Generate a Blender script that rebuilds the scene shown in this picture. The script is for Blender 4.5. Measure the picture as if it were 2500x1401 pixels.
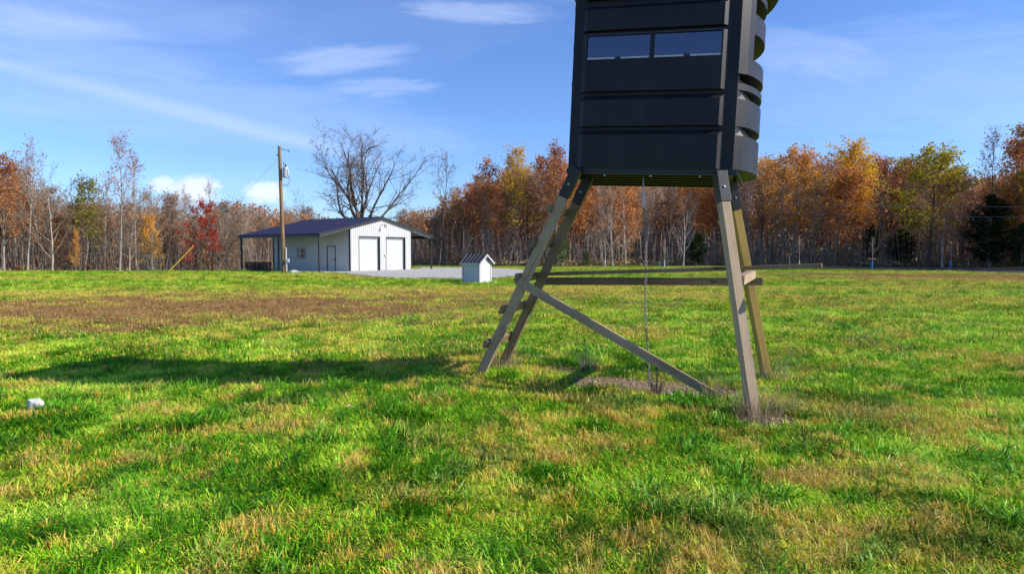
import bpy, math, random
import numpy as np
from mathutils import Vector, Matrix, Euler

random.seed(7)
for _o in list(bpy.data.objects):
    bpy.data.objects.remove(_o)
SC = bpy.context.scene
COL = SC.collection
PI = math.pi

# ------------------------------------------------------------------ camera
EYE = 1.5
FPX = 2500 * 24.0 / 36.0
HOR = 618.0
TH = math.atan((700.5 - HOR) / FPX)
cam_d = bpy.data.cameras.new('camera')
cam_d.lens = 24.0; cam_d.sensor_width = 36.0; cam_d.clip_start = 0.05; cam_d.clip_end = 3000
cam = bpy.data.objects.new('camera', cam_d); COL.objects.link(cam)
cam.location = (0, 0, EYE); cam.rotation_euler = (PI/2 - TH, 0, 0)
SC.camera = cam

# ------------------------------------------------------------------ light
SUN_EL = math.radians(31.8)
SUN_AZ = math.atan2(-0.17, 1.0)            # direction to the sun in the ground plane, from +X
sd = Vector((math.cos(SUN_EL)*math.cos(SUN_AZ), math.cos(SUN_EL)*math.sin(SUN_AZ), math.sin(SUN_EL)))
sun_d = bpy.data.lights.new('sun', 'SUN'); sun_d.energy = 4.9; sun_d.angle = math.radians(0.53)
sun_d.color = (1.0, 0.93, 0.82)
sun = bpy.data.objects.new('sun', sun_d); COL.objects.link(sun)
sun.rotation_euler = sd.to_track_quat('Z', 'Y').to_euler(); sun.location = (30, -10, 30)
SC.view_settings.view_transform = 'Standard'; SC.view_settings.look = 'None'
SC.view_settings.exposure = 0.40; SC.view_settings.gamma = 1.0
SC.view_settings.use_curve_mapping = False

def pxdir(px, py):
    a = (px - 1250) / FPX; b = (700.5 - py) / FPX
    return Vector((a, math.cos(TH) + b*math.sin(TH), -math.sin(TH) + b*math.cos(TH))).normalized()

def P(px, py, D):
    """world point seen at photo pixel (px,py) whose distance along +Y is D"""
    d = pxdir(px, py); return Vector((0, 0, EYE)) + d * (D / d.y)

# ------------------------------------------------------------------ node helpers
class NT:
    def __init__(s, tree): s.t = tree; s.n = tree.nodes; s.l = tree.links
    def new(s, typ, **kw):
        n = s.n.new(typ)
        for k, v in kw.items(): setattr(n, k, v)
        return n
    def put(s, sock, v):
        if hasattr(v, 'is_output') or isinstance(v, bpy.types.NodeSocket): s.l.new(v, sock)
        else: sock.default_value = v
    def math(s, op, a, b=None, c=None, clamp=False):
        n = s.new('ShaderNodeMath', operation=op); n.use_clamp = clamp
        s.put(n.inputs[0], a)
        if b is not None: s.put(n.inputs[1], b)
        if c is not None: s.put(n.inputs[2], c)
        return n.outputs[0]
    def vm(s, op, a, b=None):
        n = s.new('ShaderNodeVectorMath', operation=op); s.put(n.inputs[0], a)
        if b is not None: s.put(n.inputs[1], b)
        return n.outputs['Value'] if op in ('DOT_PRODUCT', 'LENGTH') else n.outputs[0]
    def mix(s, f, a, b, mode='MIX'):
        n = s.new('ShaderNodeMix', data_type='RGBA', blend_type=mode)
        s.put(n.inputs['Factor'], f); s.put(n.inputs[6], a); s.put(n.inputs[7], b)
        return n.outputs[2]
    def noise(s, vec, scale, detail=3, rough=0.55, dist=0.0):
        n = s.new('ShaderNodeTexNoise'); s.put(n.inputs['Scale'], scale)
        n.inputs['Detail'].default_value = detail; n.inputs['Roughness'].default_value = rough
        n.inputs['Distortion'].default_value = dist
        if vec is not None: s.l.new(vec, n.inputs['Vector'])
        return n.outputs['Fac']
    def mapping(s, vec, scale=(1,1,1), loc=(0,0,0), rot=(0,0,0)):
        n = s.new('ShaderNodeMapping'); s.l.new(vec, n.inputs['Vector'])
        n.inputs['Scale'].default_value = scale; n.inputs['Location'].default_value = loc; n.inputs['Rotation'].default_value = rot
        return n.outputs[0]
    def ss(s, x, lo, hi):
        n = s.new('ShaderNodeMapRange', interpolation_type='SMOOTHSTEP'); s.put(n.inputs[0], x)
        s.put(n.inputs[1], lo); s.put(n.inputs[2], hi); n.inputs[3].default_value = 0; n.inputs[4].default_value = 1
        return n.outputs[0]
    def ramp(s, fac, stops):
        n = s.new('ShaderNodeValToRGB'); s.put(n.inputs[0], fac)
        el = n.color_ramp.elements
        while len(el) < len(stops): el.new(0.5)
        for e, (p, c) in zip(el, stops): e.position = p; e.color = (*c, 1)
        return n.outputs[0]
    def attr(s, name, typ='GEOMETRY'):
        return s.new('ShaderNodeAttribute', attribute_name=name, attribute_type=typ).outputs['Fac']

def rgb(c): return (c[0], c[1], c[2], 1.0)

def newmat(name):
    m = bpy.data.materials.new(name); m.use_nodes = True
    t = NT(m.node_tree); b = m.node_tree.nodes['Principled BSDF']
    return m, t, b

# ------------------------------------------------------------------ world: sky with cirrus
world = bpy.data.worlds.new('World'); SC.world = world; world.use_nodes = True
w = NT(world.node_tree); w.n.clear()
sky = w.new('ShaderNodeTexSky', sky_type='NISHITA'); sky.sun_disc = False
sky.sun_elevation = SUN_EL; sky.sun_rotation = PI/2 - SUN_AZ
sky.altitude = 200; sky.air_density = 1.0; sky.dust_density = 0.15; sky.ozone_density = 3.2
tc = w.new('ShaderNodeTexCoord'); D0 = tc.outputs['Generated']
Dn = w.vm('NORMALIZE', D0)
def cloud_blob(px, py, wid, hgt, tilt, strength, seed):
    c = pxdir(px, py); r = Vector((1, 0, 0)); r = (r - c*r.dot(c)).normalized(); u = r.cross(c).normalized()
    r2 = (r*math.cos(tilt) + u*math.sin(tilt)); u2 = (u*math.cos(tilt) - r*math.sin(tilt))
    x = w.math('DIVIDE', w.vm('DOT_PRODUCT', Dn, tuple(r2)), wid/FPX)
    y = w.math('DIVIDE', w.vm('DOT_PRODUCT', Dn, tuple(u2)), hgt/FPX)
    f = w.math('GREATER_THAN', w.vm('DOT_PRODUCT', Dn, tuple(c)), 0.0)
    comb = w.new('ShaderNodeCombineXYZ'); w.put(comb.inputs[0], x); w.put(comb.inputs[1], y); comb.inputs[2].default_value = seed
    nz = w.noise(comb.outputs[0], 1.3, 5, 0.6, 0.6)
    d2 = w.math('ADD', w.math('MULTIPLY', x, x), w.math('MULTIPLY', y, y))
    d2 = w.math('ADD', d2, w.math('MULTIPLY', w.math('SUBTRACT', nz, 0.5), 2.4))
    m = w.math('SUBTRACT', 1.0, w.ss(d2, 0.0, 1.25))
    m = w.math('MULTIPLY', m, w.math('MULTIPLY', f, strength))
    return m, nz
cl = None
def addcl(m):
    global cl
    cl = m if cl is None else w.math('ADD', cl, m)
for a in [(830,145,160,34,0.10,0.46,1.0),(945,213,130,24,0.0,0.38,4.0),(1165,30,170,28,-0.04,0.46,7.0),
          (130,110,330,60,-0.16,0.28,11.0),(300,35,360,60,-0.05,0.20,17.0),(1960,130,180,50,-0.2,0.25,19.0),
          (2120,200,460,110,0.06,0.22,23.0),(560,280,520,90,-0.1,0.30,29.0),(900,60,500,120,0.1,0.10,30.0)]:
    addcl(cloud_blob(*a)[0])
# long streak from the left edge descending to the treeline
d1, d2_ = pxdir(0, 158), pxdir(760, 352); n_ = d1.cross(d2_).normalized()
al = (d2_ - d1).normalized()
off = w.vm('DOT_PRODUCT', Dn, tuple(n_))
lon = w.vm('DOT_PRODUCT', Dn, tuple(al))
cmb = w.new('ShaderNodeCombineXYZ'); w.put(cmb.inputs[0], w.math('MULTIPLY', lon, 5.0)); w.put(cmb.inputs[1], w.math('MULTIPLY', off, 38.0))
sn = w.noise(cmb.outputs[0], 1.0, 5, 0.6, 0.5)
offw = w.math('ADD', off, w.math('MULTIPLY', w.math('SUBTRACT', sn, 0.5), 0.012))
sm = w.math('SUBTRACT', 1.0, w.ss(w.math('ABSOLUTE', offw), 0.0, 0.016))
mid = (d1 + d2_).normalized()
lm = w.math('MULTIPLY', w.ss(w.vm('DOT_PRODUCT', Dn, tuple(mid)), 0.93, 0.985), w.math('MULTIPLY', sm, 0.36))
addcl(lm)
# thin general cirrus, drawn out along one direction, over the whole sky
gm = w.mapping(Dn, (1.6, 1.6, 9.0), (0.3, 0.2, 0.5), (0.12, 0.1, 0.3))
gc = w.noise(gm, 1.6, 6, 0.62, 0.7)
addcl(w.math('MULTIPLY', w.ss(gc, 0.5, 0.8), 0.28))
cl = w.math('MINIMUM', cl, 0.7)
# low white cumulus just over the trees (left)
cum = None
for a in [(478,466,55,36,0.0,0.95,2.0),(645,470,50,28,0.05,0.95,5.0),(400,452,30,20,0,0.8,8.0),(10,560,80,50,0,0.6,9.0)]:
    m_, _ = cloud_blob(*a); cum = m_ if cum is None else w.math('MAXIMUM', cum, m_)
sepz = w.new('ShaderNodeSeparateXYZ'); w.put(sepz.inputs[0], Dn)
skyc = w.mix(1.0, sky.outputs[0], (0.80, 1.0, 1.40, 1), 'MULTIPLY')
c1 = w.mix(w.math('MULTIPLY', cl, .66), skyc, (5.6, 6.6, 9.2, 1))
c2 = w.mix(w.math('MULTIPLY', cum, .85), c1, (7.4, 7.8, 8.8, 1))
bg = w.new('ShaderNodeBackground'); w.put(bg.inputs[0], c2); bg.inputs[1].default_value = 0.105
wo = w.new('ShaderNodeOutputWorld'); w.l.new(bg.outputs[0], wo.inputs[0])

# ------------------------------------------------------------------ numpy value noise + field maps
def _hash(ix, iy, seed):
    h = (ix.astype(np.int64)*374761393 + iy.astype(np.int64)*668265263 + seed*974711) & 0x7fffffff
    h = ((h ^ (h >> 13)) * 1274126177) & 0x7fffffff
    h = (h ^ (h >> 16)) & 0xffff
    return h / 65535.0
def vnoise(x, y, seed=0):
    x = np.asarray(x, float); y = np.asarray(y, float)
    ix = np.floor(x); iy = np.floor(y); fx = x-ix; fy = y-iy
    fx = fx*fx*(3-2*fx); fy = fy*fy*(3-2*fy)
    a = _hash(ix, iy, seed); b = _hash(ix+1, iy, seed); c = _hash(ix, iy+1, seed); d = _hash(ix+1, iy+1, seed)
    return (a*(1-fx)+b*fx)*(1-fy) + (c*(1-fx)+d*fx)*fy
def fbm(x, y, sc, oct=4, seed=0):
    v = 0; a = 1; t = 0
    for i in range(oct):
        v = v + a*vnoise(np.asarray(x)*sc*2**i + 17.3*i, np.asarray(y)*sc*2**i - 9.1*i, seed+i); t += a; a *= 0.55
    return v/t
def sst(x, lo, hi):
    t = np.clip((x-lo)/(hi-lo), 0, 1); return t*t*(3-2*t)

def terrain(x, y):
    x = np.asarray(x, float); y = np.asarray(y, float)
    z = 0.17*np.exp(-((x+0.35)**2 + (y-7.8)**2)/(2*1.6**2))
    z = z + 0.05*(fbm(x, y, 0.22, 3, 3)-0.5)*sst(y, 3, 9)*(1-sst(y, 45, 60)) * (1-np.exp(-((x-1.2)**2+(y-7.2)**2)/6))
    # beyond the crest on the left the field falls away
    z = z - 0.045*np.clip(y-52, 0, 45)*sst(-x, 13, 26)*(1-0.0*x)*sst(y, 52, 70)
    z = z + 0.02*(fbm(x, y, 1.1, 2, 9)-0.5)
    z = z - 0.16*np.exp(-((y-57)**2)/(2*5.0**2))*sst(x, 18, 30)*0.5
    return z
def tz(x, y): return float(terrain(x, y))

PXC = [-400, 0, 400, 600, 780, 1000, 1150, 1400, 1600, 1850, 2000, 2250, 2500, 2800]
EDC = [62, 72, 78, 90, 98, 92, 86, 86, 88, 86, 84, 80, 74, 68]
def edgeD(px): return np.interp(px, PXC, EDC)
def edge_of(x, y):
    px = 1250 + FPX*np.asarray(x)/np.maximum(np.asarray(y), 1.0)
    return edgeD(px)

def in_poly(x, y, poly):
    x = np.asarray(x, float); y = np.asarray(y, float); r = np.zeros(x.shape, bool); n = len(poly); j = n-1
    for i in range(n):
        xi, yi = poly[i]; xj, yj = poly[j]
        c = ((yi > y) != (yj > y)) & (x < (xj-xi)*(y-yi)/(yj-yi+1e-12)+xi)
        r ^= c; j = i
    return r
def ell(x, y, cx, cy, a, b, ang):
    c, s = math.cos(ang), math.sin(ang); u = ((x-cx)*c+(y-cy)*s)/a; v = (-(x-cx)*s+(y-cy)*c)/b
    return np.sqrt(u*u+v*v)

GRAV = [(-15.2,53.2),(-12.6,50.5),(-10.5,46.0),(-9.0,43.0),(-6.3,40.2),(-3.2,39.4),(-1.0,39.6),(-0.2,42.5),(0.6,45.0),(1.2,52.0),(1.4,60.0),(-2.0,68.5),(-9.6,71.0),(-9.1,62.8)]

RPX = [1780, 1900, 2002, 2130, 2320, 2500, 2700, 2950]
RNEAR = [76.5, 70, 66, 64.5, 60.5, 51.5, 44, 37]
RFAR = [77.5, 77, 77, 77, 75.5, 70, 63, 55]
def on_road(x, y):
    x = np.asarray(x, float); y = np.asarray(y, float); px = 1250+FPX*x/np.maximum(y, 1.0)
    return (px > 1780) & (px < 2950) & (y > np.interp(px, RPX, RNEAR)) & (y < np.interp(px, RPX, RFAR))
def fields(x, y):
    """dry, brown, dirt, litter, coarse in 0..1"""
    x = np.asarray(x, float); y = np.asarray(y, float)
    nA = fbm(x, y, 0.55, 4, 11); nB = fbm(x, y, 2.9, 3, 21); nS = fbm(x*0.25, y, 0.28, 3, 31)
    dry = sst(nA*0.4+nB*0.6, 0.44, 0.66)
    # drawn-out pale strips at mid distance
    midw = sst(y, 15, 26)*(1-sst(y, 60, 75))
    dry = dry*(1-0.6*midw) + midw*sst(nS, 0.47, 0.66)*0.95
    dry = np.maximum(dry, 0.95*(1-sst(ell(x, y, 3.35, 6.3, 1.3, 0.55, -0.5) + (nB-0.5)*0.9, 0.55, 1.15)))
    dry = np.maximum(dry, 0.9*(1-sst(ell(x, y, 1.55, 3.45, 1.3, 0.45, 0.1) + (nB-0.5)*1.4, 0.4, 1.15)))
    dry = np.maximum(dry, 0.9*(1-sst(ell(x, y, 0.85, 6.35, 1.3, 0.16, -0.22) + (nB-0.5)*1.0, 0.5, 1.1)))
    dry = np.maximum(dry, 0.9*(1-sst(ell(x, y, -7.5, 45, 10, 5.5, -0.2) + (nA-0.5)*1.6, 0.6, 1.1)))
    dry = np.maximum(dry, 0.9*(1-sst(ell(x, y, 4.5, 25, 6.5, 2.0, -0.1) + (nA-0.5)*1.6, 0.6, 1.1)))
    dry = np.maximum(dry, 0.75*(1-sst(ell(x, y, -6.0, 29, 14, 1.8, 0.05) + (nA-0.5)*1.6, 0.6, 1.1)))
    dry = np.maximum(dry, 0.8*sst(x/np.maximum(y, 1), .38, .55)*sst(y, 26, 34)*(1-0.7*sst(nA, 0.4, .65)))
    brown = 0.9*(1-sst(ell(x, y, -8.4, 18.6, 10.2, 6.3, 0.36) + (nB-0.5)*1.6 + (nA-0.5)*1.4, 0.45, 1.2))
    brown = np.maximum(brown, 0.62*(1-sst(ell(x, y, 27, 44, 15, 9, -0.4) + (nA-0.5)*2.0+(nB-.5)*1.5, 0.45, 1.1)))
    dirt = 1-sst(ell(x, y, 1.55, 7.2, 1.05, 0.5, 0.0) + (nB-0.5)*0.9, 0.6, 1.05)
    dirt = np.maximum(dirt, 0.8*(1-sst(ell(x, y, 0.75, 7.85, 0.42, 0.2, 0.0) + (nB-0.5)*0.9, 0.6, 1.0)))
    dirt = np.maximum(dirt, 0.9*(1-sst(ell(x, y, 2.25, 5.93, 0.5, 0.36, 0.0) + (nB-0.5)*1.0, 0.5, 1.0)))
    dirt = np.maximum(dirt, 0.8*(1-sst(ell(x, y, 9.9, 14.6, 0.9, 0.4, 0.0) + (nB-0.5)*1.0, 0.5, 1.0)))
    lit = sst(y - edge_of(x, y) + (nA-0.5)*5, -4.5, 0.5)
    coarse = sst(fbm(x, y, 0.9, 3, 41), 0.50, 0.68)
    coarse = np.maximum(coarse, .8*(1-sst(ell(x, y, 0.45, 4.1, 1.3, 0.8, 0.2) + (nB-0.5)*1.6, 0.5, 1.3)))
    return dry, brown, dirt, lit, coarse

# ------------------------------------------------------------------ mesh helpers
def mesh_np(name, V, F, mats=(), smooth=False, fmat=None):
    """V (n,3) array, F list/array of equal-size faces"""
    me = bpy.data.meshes.new(name)
    V = np.asarray(V, dtype=np.float32)
    F = np.asarray(F, dtype=np.int32); k = F.shape[1]
    me.vertices.add(len(V)); me.vertices.foreach_set('co', V.ravel())
    me.loops.add(F.size); me.loops.foreach_set('vertex_index', F.ravel())
    me.polygons.add(len(F)); me.polygons.foreach_set('loop_start', np.arange(0, F.size, k, dtype=np.int32))
    if fmat is not None: me.polygons.foreach_set('material_index', np.asarray(fmat, dtype=np.int32))
    if smooth: me.polygons.foreach_set('use_smooth', np.ones(len(F), bool))
    for m in mats: me.materials.append(m)
    me.update(calc_edges=True)
    return me
def fattr(me, name, arr, dom='FACE', typ='FLOAT'):
    a = me.attributes.new(name, typ, dom); a.data.foreach_set('value' if typ != 'FLOAT_VECTOR' else 'vector', np.asarray(arr, dtype=np.float32 if typ != 'INT' else np.int32).ravel())

class MB:
    """collects polygons for ONE mesh"""
    def __init__(s): s.v = []; s.f = []
    def add(s, V, F):
        o = len(s.v); s.v += [tuple(p) for p in V]; s.f += [tuple(i+o for i in f) for f in F]
    def box(s, x0, x1, y0, y1, z0, z1, M=None):
        V = [Vector(p) for p in ((x0,y0,z0),(x1,y0,z0),(x1,y1,z0),(x0,y1,z0),(x0,y0,z1),(x1,y0,z1),(x1,y1,z1),(x0,y1,z1))]
        if M: V = [M @ p for p in V]
        s.add(V, [(0,3,2,1),(4,5,6,7),(0,1,5,4),(1,2,6,5),(2,3,7,6),(3,0,4,7)])
    def bar(s, a, b, w, h, up=(0,0,1)):
        a = Vector(a); b = Vector(b); d = (b-a); L = d.length; d.normalize(); up = Vector(up)
        sx = d.cross(up).normalized(); sz = sx.cross(d).normalized()
        M = Matrix((sx, d, sz)).transposed().to_4x4(); M.translation = a
        s.box(-w/2, w/2, 0, L, -h/2, h/2, M)
    def tube(s, pts, rads, n=6, cap=True):
        pts = [Vector(p) for p in pts]; rings = []
        if not hasattr(rads, '__len__'): rads = [rads]*len(pts)
        for i, p in enumerate(pts):
            d = (pts[min(i+1, len(pts)-1)] - pts[max(i-1, 0)]).normalized()
            a = d.cross(Vector((0, 0, 1)) if abs(d.z) < .95 else Vector((1, 0, 0))).normalized(); b = d.cross(a)
            rings.append([p + (a*math.cos(2*PI*k/n) + b*math.sin(2*PI*k/n))*rads[i] for k in range(n)])
        V = [q for r in rings for q in r]; F = []
        for i in range(len(pts)-1):
            for k in range(n): F.append((i*n+k, i*n+(k+1) % n, (i+1)*n+(k+1) % n, (i+1)*n+k))
        if cap: F.append(tuple(range(n-1, -1, -1))[::-1]); F.append(tuple((len(pts)-1)*n+k for k in range(n)))
        s.add(V, F)
    def sweep(s, prof, y0, y1):
        """prof polygon in (x,z), extruded along y"""
        n = len(prof); V = [(x, y0, z) for x, z in prof] + [(x, y1, z) for x, z in prof]
        s.add(V, [tuple(range(n)), tuple(range(2*n-1, n-1, -1))] + [(i, i+n, (i+1) % n+n, (i+1) % n) for i in range(n)])
    def build(s, name, mat, parent=None, loc=None, bevel=0, smooth=False):
        me = bpy.data.meshes.new(name); me.from_pydata(s.v, [], s.f); me.update()
        import bmesh
        bm = bmesh.new(); bm.from_mesh(me); bmesh.ops.recalc_face_normals(bm, faces=bm.faces); bm.to_mesh(me); bm.free()
        me.materials.append(mat)
        if smooth: me.polygons.foreach_set('use_smooth', np.ones(len(me.polygons), bool))
        o = bpy.data.objects.new(name, me); COL.objects.link(o)
        if parent is not None: o.parent = parent
        if loc is not None: o.location = loc
        if bevel:
            b = o.modifiers.new('bevel', 'BEVEL'); b.width = bevel; b.segments = 2; b.limit_method = 'ANGLE'
        return o
def empty(name, loc, rz=0):
    o = bpy.data.objects.new(name, None); COL.objects.link(o); o.location = loc; o.rotation_euler = (0, 0, rz); o.empty_display_size = .2
    return o
def tag(o, label=None, cat=None, group=None, kind=None):
    if label: o['label'] = label
    if cat: o['category'] = cat
    if group: o['group'] = group
    if kind: o['kind'] = kind
    return o
def rebase(o, parent):
    """mesh given in world coordinates -> child of an unrotated root"""
    me = o.data; me.transform(Matrix.Translation(-parent.location)); o.parent = parent; return o

# ------------------------------------------------------------------ materials
def plain(name, col, rough=0.6, metal=0.0, var=0.12, sc=6.0, bump=0.0, bsc=60.0, spec=0.5):
    m, t, b = newmat(name)
    co = t.new('ShaderNodeTexCoord').outputs['Object']
    n = t.noise(co, sc, 4, 0.6)
    c = t.mix(n, rgb([v*(1-var) for v in col]), rgb([min(v*(1+var), 1) for v in col]))
    t.put(b.inputs['Base Color'], c); b.inputs['Metallic'].default_value = metal
    t.put(b.inputs['Roughness'], t.math('MULTIPLY_ADD', n, 0.15, rough-0.07))
    b.inputs['Specular IOR Level'].default_value = spec
    if bump:
        bn = t.new('ShaderNodeBump'); bn.inputs['Strength'].default_value = bump; bn.inputs['Distance'].default_value = 0.01
        t.put(bn.inputs['Height'], t.noise(co, bsc, 3)); t.l.new(bn.outputs[0], b.inputs['Normal'])
    return m

def wood(name, ca, cb, cc, rough=0.75):
    """grain runs along local Y"""
    m, t, b = newmat(name)
    oi = t.new('ShaderNodeObjectInfo').outputs['Random']
    co = t.new('ShaderNodeTexCoord').outputs['Object']
    cmb = t.new('ShaderNodeCombineXYZ'); t.put(cmb.inputs[0], t.math('MULTIPLY', oi, 37.0)); t.put(cmb.inputs[1], t.math('MULTIPLY', oi, 11.0))
    v = t.vm('ADD', co, cmb.outputs[0])
    g = t.noise(t.mapping(v, (60, 2.2, 60)), 1.0, 5, 0.6, 0.35)
    wv = t.new('ShaderNodeTexWave', wave_type='RINGS', rings_direction='Y'); t.l.new(t.mapping(v, (16, .9, 16)), wv.inputs[0])
    wv.inputs['Scale'].default_value = 1.6; wv.inputs['Distortion'].default_value = 5.0; wv.inputs['Detail'].default_value = 2.0; wv.inputs['Detail Scale'].default_value = .8
    big = t.noise(t.mapping(v, (3, 1.1, 3)), 1.0, 3)
    c = t.mix(g, rgb(ca), rgb(cb)); c = t.mix(t.math('MULTIPLY', wv.outputs['Fac'], 0.5), c, rgb(cc))
    c = t.mix(t.ss(big, .4, .7), c, t.mix(0.5, c, rgb(cc)))
    vo = t.new('ShaderNodeTexVoronoi'); t.l.new(t.mapping(v, (9, 2.6, 9)), vo.inputs[0]); vo.inputs['Scale'].default_value = 1.0
    kn = t.math('SUBTRACT', 1.0, t.ss(vo.outputs['Distance'], 0.06, 0.16))
    c = t.mix(t.math('MULTIPLY', kn, .8), c, rgb([x*.32 for x in cc]))
    crack = t.noise(t.mapping(v, (90, 1.1, 90), (3, 1, 2)), 1.0, 2, .5)
    ck = t.ss(crack, .66, .72)
    c = t.mix(t.math('MULTIPLY', ck, .7), c, rgb([x*.25 for x in cc]))
    t.put(b.inputs['Base Color'], c); b.inputs['Roughness'].default_value = rough; b.inputs['Specular IOR Level'].default_value = .25
    bn = t.new('ShaderNodeBump'); bn.inputs['Strength'].default_value = 0.55; bn.inputs['Distance'].default_value = 0.003
    t.put(bn.inputs['Height'], t.math('SUBTRACT', g, ck)); t.l.new(bn.outputs[0], b.inputs['Normal'])
    return m

M = {}
M['wood_grey'] = wood('weathered_pine', (.37,.265,.175), (.58,.44,.30), (.19,.13,.08))
M['wood_brown'] = wood('brown_pine', (.24,.165,.09), (.38,.275,.16), (.12,.075,.04))
M['wood_yellow'] = wood('treated_yellow_pine', (.38,.25,.065), (.52,.36,.11), (.20,.13,.035))
M['wood_end'] = plain('sawn_end', (.50,.40,.26), .8, var=.2, sc=40)
M['black_metal'] = plain('black_powder_coat', (.012,.012,.014), .42, 0, .2, 8, .15, 140)
M['dark_trim'] = plain('dark_trim_metal', (.018,.019,.022), .45, 0.0, .15)
M['galv'] = plain('galvanised_steel', (.42,.43,.45), .4, .85, .15, 30)
M['zinc_dull'] = plain('dull_grey_chain', (.30,.28,.25), .5, .6, .3, 60)
M['white_metal'] = plain('white_painted_steel', (.52,.525,.51), .5, 0, .035, 1.2)
M['white_door'] = plain('white_door_paint', (.50,.51,.505), .5, 0, .03, .8)
M['shed_white'] = plain('shed_white_paint', (.56,.56,.56), .55, 0, .04, 3)
M['concrete'] = plain('concrete', (.42,.40,.36), .85, 0, .15, 5, .4, 30)
M['rock'] = plain('limestone', (.50,.46,.40), .9, 0, .3, 9, .8, 14)
M['rock_white'] = plain('white_quartz', (.58,.57,.54), .85, 0, .16, 14, .9, 16)
M['rock_brown'] = plain('brown_fieldstone', (.30,.20,.12), .9, 0, .3, 12, .8, 16)
M['pole_wood'] = wood('creosoted_pole', (.22,.13,.06), (.36,.235,.12), (.13,.08,.04))
M['yellow_plastic'] = plain('yellow_plastic', (.70,.52,.03), .5)
M['blue_plastic'] = plain('blue_tube_plastic', (.06,.19,.62), .5)
M['orange_tape'] = plain('orange_flag_tape', (.38,.13,.08), .6)
M['grey_plastic'] = plain('grey_conduit', (.55,.56,.57), .5)
M['lamp_beige'] = plain('beige_lamp_housing', (.45,.38,.27), .5)
M['wire'] = plain('aluminium_wire', (.16,.16,.16), .5, .5)
M['pallet_dark'] = plain('dark_plastic_slats', (.022,.025,.03), .55)
M['strip_white'] = plain('white_window_track', (.50,.50,.54), .5)
M['dead_leaf'] = plain('dead_leaf_brown', (.30,.09,.02), .7, 0, .3, 40)

def plastic():
    m, t, b = newmat('black_moulded_plastic')
    co = t.new('ShaderNodeTexCoord').outputs['Object']
    n = t.noise(co, 2.2, 4); f = t.noise(co, 55, 3)
    c = t.mix(t.ss(n, .3, .7), (.012,.010,.013,1), (.019,.017,.021,1))
    dust = t.ss(t.noise(t.mapping(co, (2.5,2.5,.7)), 2.0, 5, .65), .52, .8)
    c = t.mix(t.math('MULTIPLY', dust, .4), c, (.05,.045,.042,1))
    t.put(b.inputs['Base Color'], c); t.put(b.inputs['Roughness'], t.math('MULTIPLY_ADD', n, .15, .38))
    b.inputs['Specular IOR Level'].default_value = .27
    bn = t.new('ShaderNodeBump'); bn.inputs['Strength'].default_value = .25; bn.inputs['Distance'].default_value = .002
    t.put(bn.inputs['Height'], f); t.l.new(bn.outputs[0], b.inputs['Normal'])
    return m
M['plastic'] = plastic()

def glass(name, col, mixv):
    m, t, b = newmat(name)
    tr = t.new('ShaderNodeBsdfTransparent'); tr.inputs[0].default_value = rgb(col)
    gl = t.new('ShaderNodeBsdfGlossy'); gl.inputs[0].default_value = (.9,.9,1,1); gl.inputs['Roughness'].default_value = .06
    fr = t.new('ShaderNodeFresnel'); fr.inputs[0].default_value = 1.5
    f = t.math('ADD', fr.outputs[0], mixv, clamp=True)
    mx = t.new('ShaderNodeMixShader'); t.put(mx.inputs[0], f); t.l.new(tr.outputs[0], mx.inputs[1]); t.l.new(gl.outputs[0], mx.inputs[2])
    t.l.new(mx.outputs[0], t.n['Material Output'].inputs[0])
    return m
M['blind_glass'] = glass('tinted_window', (.7,.7,.85), .07)
def dark_glass():
    m, t, b = newmat('dark_window_glass'); b.inputs['Base Color'].default_value = (.012,.014,.016,1); b.inputs['Roughness'].default_value = .08
    return m
M['dark_glass'] = dark_glass()

def roofmat():
    m, t, b = newmat('dark_blue_roof_steel')
    co = t.new('ShaderNodeTexCoord').outputs['Object']
    n = t.noise(co, .8, 3)
    t.put(b.inputs['Base Color'], t.mix(n, (.007,.010,.040,1), (.011,.015,.056,1)))
    b.inputs['Roughness'].default_value = .65; b.inputs['Specular IOR Level'].default_value = .12
    return m
M['roof'] = roofmat()

def bark(name, a, bcol):
    m, t, b = newmat(name)
    co = t.new('ShaderNodeTexCoord').outputs['Object']; oi = t.new('ShaderNodeObjectInfo').outputs['Random']
    n = t.noise(t.mapping(co, (5, 5, .9)), 1.6, 4, .65)
    c = t.mix(t.ss(n, .3, .7), rgb(a), rgb(bcol)); c = t.mix(t.math('MULTIPLY', oi, .55), c, rgb([x*.55 for x in a]))
    t.put(b.inputs['Base Color'], c); b.inputs['Roughness'].default_value = .9; b.inputs['Specular IOR Level'].default_value = .1
    return m
M['bark_grey'] = bark('grey_bark', (.25,.21,.17), (.50,.44,.37))
M['bark_dark'] = bark('dark_bark', (.075,.058,.046), (.22,.175,.14))
M['bark_pale'] = bark('pale_bark', (.38,.34,.29), (.66,.61,.54))

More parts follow.
